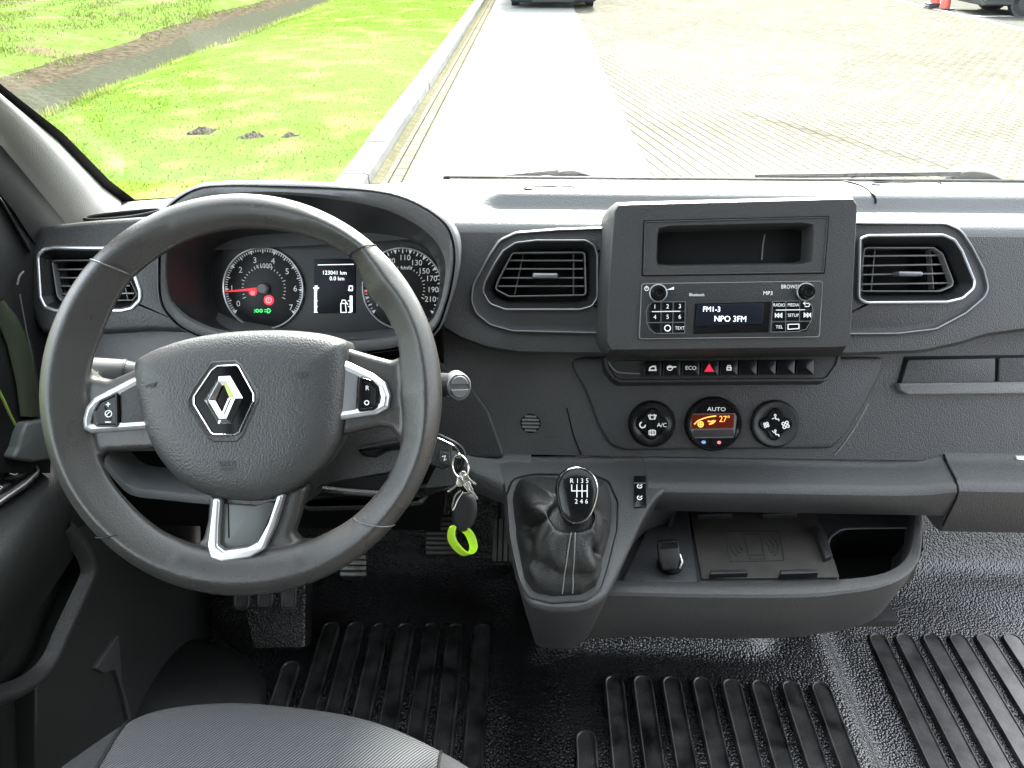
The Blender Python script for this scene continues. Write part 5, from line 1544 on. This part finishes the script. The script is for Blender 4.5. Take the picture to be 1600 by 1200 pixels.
M['lawn'] = ground_mat('lawn_grass', (.046, .080, .011), (.070, .104, .019), 6, c3=(.098, .115, .038), s3=1.6)
M['bank'] = ground_mat('bank_grass', (.048, .078, .018), (.075, .105, .028), 5, c3=(.085, .07, .045), s3=1.0)
M['mud'] = ground_mat('bank_mud', (.070, .058, .042), (.022, .019, .014), 9)
M['concrete'] = ground_mat('concrete', (.16, .16, .155), (.19, .188, .18), 2.5, .8)
M['kerb'] = ground_mat('kerb_concrete', (.12, .12, .115), (.16, .16, .152), 4, .8)
M['asphalt'] = ground_mat('bay_asphalt', (.06, .06, .055), (.09, .088, .078), 6, .85)
def brick_mat(name, cols, mortar, rot, wear=None):
    mt = bpy.data.materials.new(name); mt.use_nodes = True
    nt = mt.node_tree; b = nt.nodes["Principled BSDF"]; L = nt.links
    b.inputs["Roughness"].default_value = .95; b.inputs["Specular IOR Level"].default_value = 0
    tc = nt.nodes.new("ShaderNodeTexCoord"); mp = nt.nodes.new("ShaderNodeMapping"); mp.inputs["Rotation"].default_value = (0, 0, rot)
    L.new(tc.outputs["Object"], mp.inputs[0])
    br = nt.nodes.new("ShaderNodeTexBrick"); br.inputs["Scale"].default_value = 1
    br.inputs["Brick Width"].default_value = .21; br.inputs["Row Height"].default_value = .105; br.inputs["Mortar Size"].default_value = .007; br.inputs["Mortar Smooth"].default_value = .3
    br.inputs["Color1"].default_value = (*cols[0], 1); br.inputs["Color2"].default_value = (*cols[1], 1); br.inputs["Mortar"].default_value = (*mortar, 1)
    L.new(mp.outputs[0], br.inputs["Vector"])
    no = nt.nodes.new("ShaderNodeTexNoise"); no.inputs["Scale"].default_value = .9; no.inputs["Detail"].default_value = 6
    L.new(tc.outputs["Object"], no.inputs["Vector"])
    mr = nt.nodes.new("ShaderNodeMapRange"); mr.inputs[1].default_value = .3; mr.inputs[2].default_value = .7; mr.inputs[3].default_value = .93; mr.inputs[4].default_value = 1.1
    L.new(no.outputs["Fac"], mr.inputs[0])
    sc = nt.nodes.new("ShaderNodeVectorMath"); sc.operation = 'SCALE'
    fac = mr.outputs[0]
    if wear:            # a tyre-worn dark stripe between two points of the road
        A, Bq = wear; dr = (Bq - A).normalized()
        def dotn(vec, off):
            d_ = nt.nodes.new("ShaderNodeVectorMath"); d_.operation = 'DOT_PRODUCT'; d_.inputs[1].default_value = vec
            L.new(tc.outputs["Object"], d_.inputs[0])
            a_ = nt.nodes.new("ShaderNodeMath"); a_.operation = 'SUBTRACT'; a_.inputs[1].default_value = off
            L.new(d_.outputs["Value"], a_.inputs[0]); return a_.outputs[0]
        nv = V((-dr.y, dr.x, 0))
        ds = dotn(nv, nv.dot(A)); al = dotn(dr, dr.dot(A))
        ab = nt.nodes.new("ShaderNodeMath"); ab.operation = 'ABSOLUTE'; L.new(ds, ab.inputs[0])
        m1 = nt.nodes.new("ShaderNodeMapRange"); m1.inputs[1].default_value = .02; m1.inputs[2].default_value = .16; m1.inputs[3].default_value = .30; m1.inputs[4].default_value = 0
        L.new(ab.outputs[0], m1.inputs[0])
        m2 = nt.nodes.new("ShaderNodeMapRange"); m2.inputs[1].default_value = -.2; m2.inputs[2].default_value = .8; L.new(al, m2.inputs[0])
        pr = nt.nodes.new("ShaderNodeMath"); pr.operation = 'MULTIPLY'; L.new(m1.outputs[0], pr.inputs[0]); L.new(m2.outputs[0], pr.inputs[1])
        iv = nt.nodes.new("ShaderNodeMath"); iv.operation = 'SUBTRACT'; iv.inputs[0].default_value = 1; L.new(pr.outputs[0], iv.inputs[1])
        mm = nt.nodes.new("ShaderNodeMath"); mm.operation = 'MULTIPLY'; L.new(fac, mm.inputs[0]); L.new(iv.outputs[0], mm.inputs[1]); fac = mm.outputs[0]
    L.new(br.outputs["Color"], sc.inputs[0]); L.new(fac, sc.inputs["Scale"]); L.new(sc.outputs[0], b.inputs["Base Color"])
    bp = nt.nodes.new("ShaderNodeBump"); bp.inputs["Distance"].default_value = .006; bp.invert = True
    L.new(br.outputs["Fac"], bp.inputs["Height"]); L.new(bp.outputs[0], b.inputs["Normal"])
    return mt
M['brick'] = brick_mat('road_bricks', ((.090, .084, .070), (.115, .108, .092)), (.024, .0225, .019), R(78), (PGZ.hit(1130, 168), PGZ.hit(1480, 262)))
M['gutter'] = brick_mat('gutter_bricks', ((.085, .08, .062), (.11, .103, .083)), (.016, .016, .011), R(90))

water_z = -2.02
lawn_pts = [(-60, -1.78), (-40, -1.75), (-20, -1.72), (-12, -1.70), (-9.0, -1.72), (-8.0, -1.76)]
(band('far_field', [(-120, -1.7), (-30, -1.72), (-12, -1.70), (-9.4, -1.72), (-8.4, -1.80), (-7.75, -1.92)], M['bank'], jit=.06, n=160))
band('ditch_bank', [(-7.75, -1.92), (-7.45, -1.97), (-7.2, -2.0), (-7.0, -2.10)], M['mud'], jit=.06, n=160)
M['water'] = mat('ditch_water', (.036, .037, .027), .5, spec=0, grain=9, gs=.02)
band('ditch_water', [(-7.6, water_z), (-5.2, water_z)], M['water'])
band('lawn', [(-6.4, -2.12), (-5.9, -2.00), (-5.5, -1.88), (-5.0, -1.79), (-4.0, -1.74), (-3.0, -1.715), (-2.2, -1.70), (KX - .22, -1.70)], M['lawn'], jit=.012, n=160)
M['moss'] = ground_mat('gutter_moss', (.05, .05, .03), (.09, .08, .05), 14)
# kerb stones along the lawn, with open joints between them
b = MB(); y = -4.0
while y < 110:
    ln = 1.0 if y < 40 else 4.0
    dx_ = random.uniform(-.006, .006); dz_ = random.uniform(-.005, .005)
    sec = [(-.23, -1.86), (-.23, -1.702), (-.222, -1.692), (-.030, -1.692), (-.012, -1.702), (0, -1.86)]
    b.loft([[V((KX + x + dx_, y + .008, z + dz_)) for x, z in sec], [V((KX + x + dx_, y + ln - .008, z + dz_)) for x, z in sec]], True, True)
    y += ln
tag(b.build('kerb', M['kerb'], None), kind='structure')
band('kerb_bed', [(KX - .225, -1.72), (KX - .02, -1.72), (KX - .012, -1.86)], M['moss'], n=20)
band('gutter_moss', [(KX - .01, GZ + .006), (KX + .01, GZ + .03), (KX + .07, GZ + .007)], M['moss'], n=60, jit=.01)
band('gutter', [(KX - .01, GZ + .004), (SL, GZ + .004)], M['gutter'], n=20)
band('brick_road', [(-3, GZ - .03), (KX - .05, GZ - .03), (KX - .04, GZ), (40, GZ)], M['brick'], n=30)
b = MB(); rows = []
ys = [PGZ.hit(850, v).y for v in (251, 172)]
step = ys[1] - ys[0]
y = ys[0] - step * 6
i = 0
bs = MB()
band('road_bed', [(SL - .02, GZ + .003), (SR + .02, GZ + .003)], M['rubber'], n=12)
while y < 60:
    q = rc([(SL, y + .026), (SR, y + .026), (SR, y + step - .026), (SL, y + step - .026)], .01, 2)
    bs.slab(q, Pl((0, 0, GZ), (0, 0, 1), (1, 0, 0)), -.02, .008, .004)
    y += step
tag(bs.build('concrete_road', M['concrete'], None), kind='structure')
# parking bays with white lines
PB1 = Pl((0, 0, GZ + .004), (0, 0, 1), (1, 0, 0)); PB2 = Pl((0, 0, GZ + .008), (0, 0, 1), (1, 0, 0))
c0, c1 = PB1.hit(1400, 0), PB1.hit(1600, 46)
dv = (c0 - c1).normalized()
pa, pb = c1 - dv * 14, c0 + dv * 60
side_ = V((dv.y, -dv.x, 0)) * 40
if side_.x < 0: side_ = -side_
b = MB(); b.add([pa, pa + side_, pb + side_, pb], [(0, 1, 2, 3)]); tag(b.build('parking_bays', M['asphalt'], None, smooth=False), kind='structure')
b = MB(); w = V((dv.y, -dv.x, 0)).normalized() * .06
b.add([p + V((0, 0, .004)) for p in (pa - w, pa + w, pb + w, pb - w)], [(0, 1, 2, 3)])
q0, q1 = PB2.hit(1512, 25.5), PB2.hit(1592, 25)
dd = (q1 - q0).normalized(); ww = V((-dd.y, dd.x, 0)) * .05
b.add([q0 - ww, q1 + dd * 4 - ww, q1 + dd * 4 + ww, q0 + ww], [(0, 1, 2, 3)])
tag(b.build('bay_lines', M['paint'], None, smooth=False), kind='structure')
# ------------------------------------------------------------------ grass, reeds, soil
def blades(name, n, xr, yr, zf, h0, h1, mts, wid, lean=.5, prob=None):
    b = MB(); vs = []; fs = []; ms = []
    for i in range(n):
        x = random.uniform(*xr); t = random.random() ** 1.6; y = yr[0] + (yr[1] - yr[0]) * t
        if prob and random.random() > prob(x, y): continue
        z = zf(x, y); a = random.uniform(0, 6.28); h = random.uniform(h0, h1); l = random.uniform(.1, lean) * h
        d = V((math.cos(a), math.sin(a), 0)); e = V((-d.y, d.x, 0)) * wid * random.uniform(.7, 1.4) * (1 + y * .03)
        p = V((x, y, z)); k = len(vs)
        vs += [p - e, p + e, p + d * l * .4 + V((0, 0, h * .6)) + e * .7, p + d * l * .4 + V((0, 0, h * .6)) - e * .7, p + d * l + V((0, 0, h))]
        fs += [(k, k + 1, k + 2, k + 3), (k + 3, k + 2, k + 4)]; m_ = random.choice(range(len(mts))); ms += [m_, m_]
    b.v = vs; b.f = fs; b.m = ms
    return tag(b.build(name, mts, None, smooth=False), kind='stuff')
def blade_mat(name, c):
    """thin leaf: light passes through it"""
    mt = bpy.data.materials.new(name); mt.use_nodes = True
    nt = mt.node_tree; L = nt.links
    nt.nodes.remove(nt.nodes["Principled BSDF"])
    d = nt.nodes.new("ShaderNodeBsdfDiffuse"); t = nt.nodes.new("ShaderNodeBsdfTranslucent"); mx = nt.nodes.new("ShaderNodeMixShader")
    d.inputs[0].default_value = (*c, 1); t.inputs[0].default_value = (c[0] * 1.25, c[1] * 1.2, c[2], 1); mx.inputs[0].default_value = .5
    L.new(d.outputs[0], mx.inputs[1]); L.new(t.outputs[0], mx.inputs[2]); L.new(mx.outputs[0], nt.nodes["Material Output"].inputs[0])
    return mt
gm = [blade_mat('grass_blade', c) for c in ((.046, .080, .012), (.060, .094, .016), (.076, .102, .024))]
xsz = [(-6.4, -2.12), (-5.9, -2.00), (-5.5, -1.88), (-5.0, -1.79), (-4.0, -1.74), (-3.0, -1.715), (-2.2, -1.70), (KX - .22, -1.70)]
blades('lawn_grass', 30000, (-5.7, KX - .24), (4.5, 26), lambda x, y: lerp(xsz, x) - .004, .008, .026, gm, .004, 1.6)
bz = [(-30, -1.72), (-12, -1.70), (-9.4, -1.72), (-8.4, -1.80), (-7.75, -1.92), (-7.4, -1.98)]
gb_ = [blade_mat('bank_blade', c) for c in ((.050, .082, .018), (.068, .10, .024), (.09, .105, .038))]
from mathutils import noise as mnoise
blades('bank_grass', 60000, (-14, -7.4), (7, 34), lambda x, y: lerp(bz, x) - .015, .02, .085, gb_, .006, 1.6, lambda x, y: max(0, min(1, .5 + 1.4 * mnoise.noise((x * 1.3, y * .5, 0)))))
gr_ = [blade_mat('reed_blade', c) for c in ((.10, .125, .035), (.12, .14, .05), (.085, .115, .03))]
blades('reeds', 2600, (-6.05, -5.4), (8, 26), lambda x, y: lerp(xsz, x) - .02, .04, .14, gr_, .005, .6, lambda x, y: .25 + .75 * (math.sin(y * 3.1) > .2))
def clod(u, v, w, label):
    """a low crumbly heap: an irregular mound with clods standing out of it"""
    q = Pl((0, 0, -1.70), (0, 0, 1), (1, 0, 0)).hit(u, v)
    b = MB(); n = 30; sd_ = random.uniform(0, 50)
    vs = []; fs = []
    for j in range(n):
        for i in range(n):
            x, y = (i / (n - 1) - .5) * 3 * w, (j / (n - 1) - .5) * 3 * w
            r_ = math.hypot(x, y) / w * (1 + .5 * mnoise.noise((x * 9 + sd_, y * 9, 1)))
            h_ = .035 * math.exp(-r_ * r_ * 1.6) * (1 + 1.1 * mnoise.noise((x * 38 + sd_, y * 38, 3))) + .018 * mnoise.noise((x * 60, y * 60 + sd_, 7)) - .012
            vs.append(q + V((x, y, h_)))
    for j in range(n - 1):
        for i in range(n - 1): fs.append((j * n + i, j * n + i + 1, (j + 1) * n + i + 1, (j + 1) * n + i))
    b.add(vs, fs)
    tag(b.build('molehill', M['soil'], None, ang=30), label, 'molehill', 'small heaps of soil in the lawn')
clod(316, 203, .075, 'brown molehill farthest from the kerb, left of the other two')
clod(397, 212, .095, 'brown molehill between the other two molehills in the lawn')
clod(452, 213, .075, 'small brown molehill nearest the kerb, right of the other two')

# ------------------------------------------------------------------ wipers outside the glass
def wiper(label, px, hump):
    P = Pl((0, 1.05, -.30), (0, -1, 0), (1, 0, 0))
    P = Pl((0, 1.062, -.29), (0, -1, -.2), (1, 0, 0))
    t = thing('windscreen_wiper', label, 'wiper', P.hit(*hump[0]), 'wipers at the foot of the windscreen')
    b = MB(); b.tube([P.hit(u, v) for u, v in px], [.0015] + [.0032] * (len(px) - 1), 8); b.build('wiper_arm', M['carblack'], t)
    b = MB(); b.bar(P.hit(*px[0], .003) , P.hit(*px[-1], .003), .004, .006, (0, 0, 1)); b.build('wiper_blade', M['rubber'], t)
    b = MB(); q = cr(P.out(hump), 4); b.prof(q, P, [(.002, -.02), (0, -.012), (0, 0), (.001, .002)], True, True); b.build('pivot_cap', M['carblack'], t)
wiper('windscreen wiper in front of the left, humped half of the dash top', [(762, 279), (815, 272.5), (850, 269.5), (872, 268)], [(862, 274), (872, 268), (888, 265.5), (904, 267), (925, 275), (925, 282), (862, 282)])
wiper('windscreen wiper lying flat at the right end of the glass', [(1180, 275), (1330, 272.5), (1440, 271.5), (1500, 271)], [(1488, 275), (1500, 269), (1520, 267), (1545, 270), (1566, 279), (1566, 286), (1488, 286)])
b = MB(); ptx = [(x, 1.036 + .0, -.297) for x in (-.30, 0, .3, .6, 1.1)]
b.tube([V((x, 1.034, -.2965)) for x in (-.12, 0, .3, .6, 1.12)], .0028, 8); b.build('glass_base_seal', M['rubber'], body)

# ------------------------------------------------------------------ vehicles and cones
def vehicle(name, label, cat, loc, rot, L, Wd, H, outline, glass_side, paint, bump_mt, wheel_x, wr, low_plastic=.0):
    t = thing(name, label, cat, (0, 0, 0))
    t.location = loc; t.rotation_euler = (0, 0, rot)
    sid = Pl((0, 0, 0), (0, -1, 0), (1, 0, 0))     # outline in (x along the vehicle, z up)
    def B(b, nm, mt, par=None, **k):
        o = b.build(nm, mt, None, **k); o.parent = par or t; return o
    b = MB(); o = rc(outline, .12, 4)
    b.prof(o, sid, [(.10, -Wd / 2), (.02, -Wd / 2 + .06), (0, -Wd / 2 + .16), (0, Wd / 2 - .16), (.02, Wd / 2 - .06), (.10, Wd / 2)], True, True)
    B(b, 'body', paint)
    for s in (1, -1):
        P = Pl((0, s * Wd / 2, 0), (0, s, 0), (s, 0, 0))
        for gs_ in glass_side:
            b = MB(); b.slab(rc([(x * s, z) for x, z in gs_], .05), P, -.04, .004, .003); B(b, 'side_glass', M['carglass'])
        for wx in wheel_x:
            b = MB(); c = V((wx, s * (Wd / 2 - .10), wr))
            b.lathe(c, (0, s, 0), [(wr * .62, -.09), (wr * .95, -.10), (wr, -.07), (wr, .07), (wr * .95, .10), (wr * .64, .10), (wr * .62, .07)], 36); w_ = B(b, 'wheel', M['tyre'])
            b = MB(); b.lathe(c, (0, s, 0), [(wr * .62, .06), (wr * .60, .09), (wr * .5, .07), (wr * .2, .08), (wr * .15, .10)], 36, ux=(1, 0, 0)); B(b, 'rim', M['satin'], w_)
            b = MB(); b.lathe(c, (0, s, 0), [(wr * 1.12, -.08), (wr * 1.12, .096)], 30); B(b, 'wheel_arch', M['carblack'])
    return t, B
# van ahead, seen only by its lowest front edge
vq = PGZ.hit(864, 16)
gy = Pl((0, 0, GZ + .13), (0, 0, 1), (1, 0, 0)).hit(864, 4)
vl = (gy.x, gy.y + 2.9, GZ)
t, B = vehicle('parked_van', 'dark bumper of a parked van on the concrete strip ahead', 'van', vl, R(90), 5.6, 2.05, 2.2,
   [(-2.9, .24), (-2.9, .95), (-2.75, 1.15), (-2.1, 1.30), (-1.35, 2.15), (-1.0, 2.25), (2.75, 2.25), (2.8, .30)], [[(-1.95, 1.3), (-1.35, 1.95), (-.6, 1.95), (-.6, 1.3)]], M['car_dark'], M['carblack'], (-2.0, 1.9), .34)
sid = Pl((0, 0, 0), (0, -1, 0), (1, 0, 0))
b = MB(); b.prof(rc([(-2.99, .13), (-2.99, .62), (-2.80, .66), (-2.3, .62), (-2.3, .15)], .06), sid, [(.05, -1.03), (0, -.95), (0, .95), (.05, 1.03)], True, True); bp_ = B(b, 'bumper', mat('van_bumper', (.012, .018, .022), .7, spec=.2))
PFr = Pl((-2.99, 0, 0), (-1, 0, 0), (0, -1, 0))
b = MB(); b.slab(rc([(-.52, .145), (.52, .145), (.48, .42), (-.48, .42)], .03), PFr, -.02, .012, .006); B(b, 'lower_grille', mat('van_grille', (.045, .045, .042), .8, spec=.1))
for s in (1, -1):
    b = MB(); b.lathe((-2.985, s * .78, .26), (-1, 0, 0), [(.05, 0), (.05, .014), (.035, .02)], 20); B(b, 'fog_lamp', M['lamp'])
    b = MB(); b.slab(rc([(s * .60 - .16, .80), (s * .60 + .16, .80), (s * .60 + .22, 1.02), (s * .60 - .10, .98)], .03), Pl((-2.88, 0, 0), (-1, 0, .1), (0, -1, 0)), -.05, .012, .006); B(b, 'headlamp', M['lamp'])
# silver car in the bay at the right
wq = PGZ.hit(1606, 27)
t, B = vehicle('parked_car', 'silver car parked in the marked bay at the upper right', 'car', (wq.x + 1.35, wq.y + .92, GZ), R(-4), 4.2, 1.8, 1.45,
   [(-2.15, .32), (-2.2, .55), (-2.1, .80), (-1.1, .98), (-.35, 1.42), (1.1, 1.44), (1.9, 1.0), (2.1, .9), (2.1, .34)], [[(-.85, .98), (-.25, 1.34), (.4, 1.36), (.4, .98)], [(.45, .98), (.45, 1.36), (1.1, 1.34), (1.6, 1.0)]], M['car_silver'], M['carblack'], (-1.32, 1.3), .31)
b = MB(); b.prof(rc([(-2.22, .20), (-2.26, .34), (-2.1, .40), (2.1, .36), (2.12, .22)], .04), sid, [(.04, -.90), (0, -.84), (0, .84), (.04, .90)], True, True); B(b, 'sill', M['carblack'])
for s in (1, -1):
    b = MB(); b.slab(rc([(s * .62 - .2, .62), (s * .62 + .2, .62), (s * .62 + .2, .80), (s * .62 - .2, .78)], .04), Pl((-2.17, 0, 0), (-1, 0, .2), (0, -1, 0)), -.06, .012, .006); B(b, 'headlamp', M['lamp'])
def cone(u, v, label, extra=False):
    q = PGZ.hit(u, v)
    t = thing('traffic_cone', label, 'traffic cone', q, 'traffic cones by the parking bays')
    b = MB(); P = Pl(q, (0, 0, 1), (1, 0, 0)); b.slab(rrect(.36, .36, .05), P, .0, .035, .008)
    if extra: b.slab(rrect(.38, .38, .05), P, .045, .08, .008); b.slab(rrect(.37, .37, .05), P, .09, .125, .008)
    b.build('cone_base', M['carblack'], t)
    z0 = .125 if extra else .035
    def rr(h): return .125 - .105 * h / .72
    b = MB(); b.lathe(q + V((0, 0, z0)), (0, 0, 1), [(rr(0), 0), (rr(.30), .30)], 28); b.lathe(q + V((0, 0, z0)), (0, 0, 1), [(rr(.46), .46), (rr(.72), .72), (.012, .73)], 28)
    b.build('cone_body', M['cone'], t)
    b = MB(); b.lathe(q + V((0, 0, z0)), (0, 0, 1), [(rr(.30), .30), (rr(.46), .46)], 28, cap0=False, cap1=False); b.build('cone_band', M['conewhite'], t)
cone(1475, 15, 'red traffic cone standing in front, single base, beside the bay line')
cone(1458, 13, 'red traffic cone behind, on a thick stack of black bases', True)
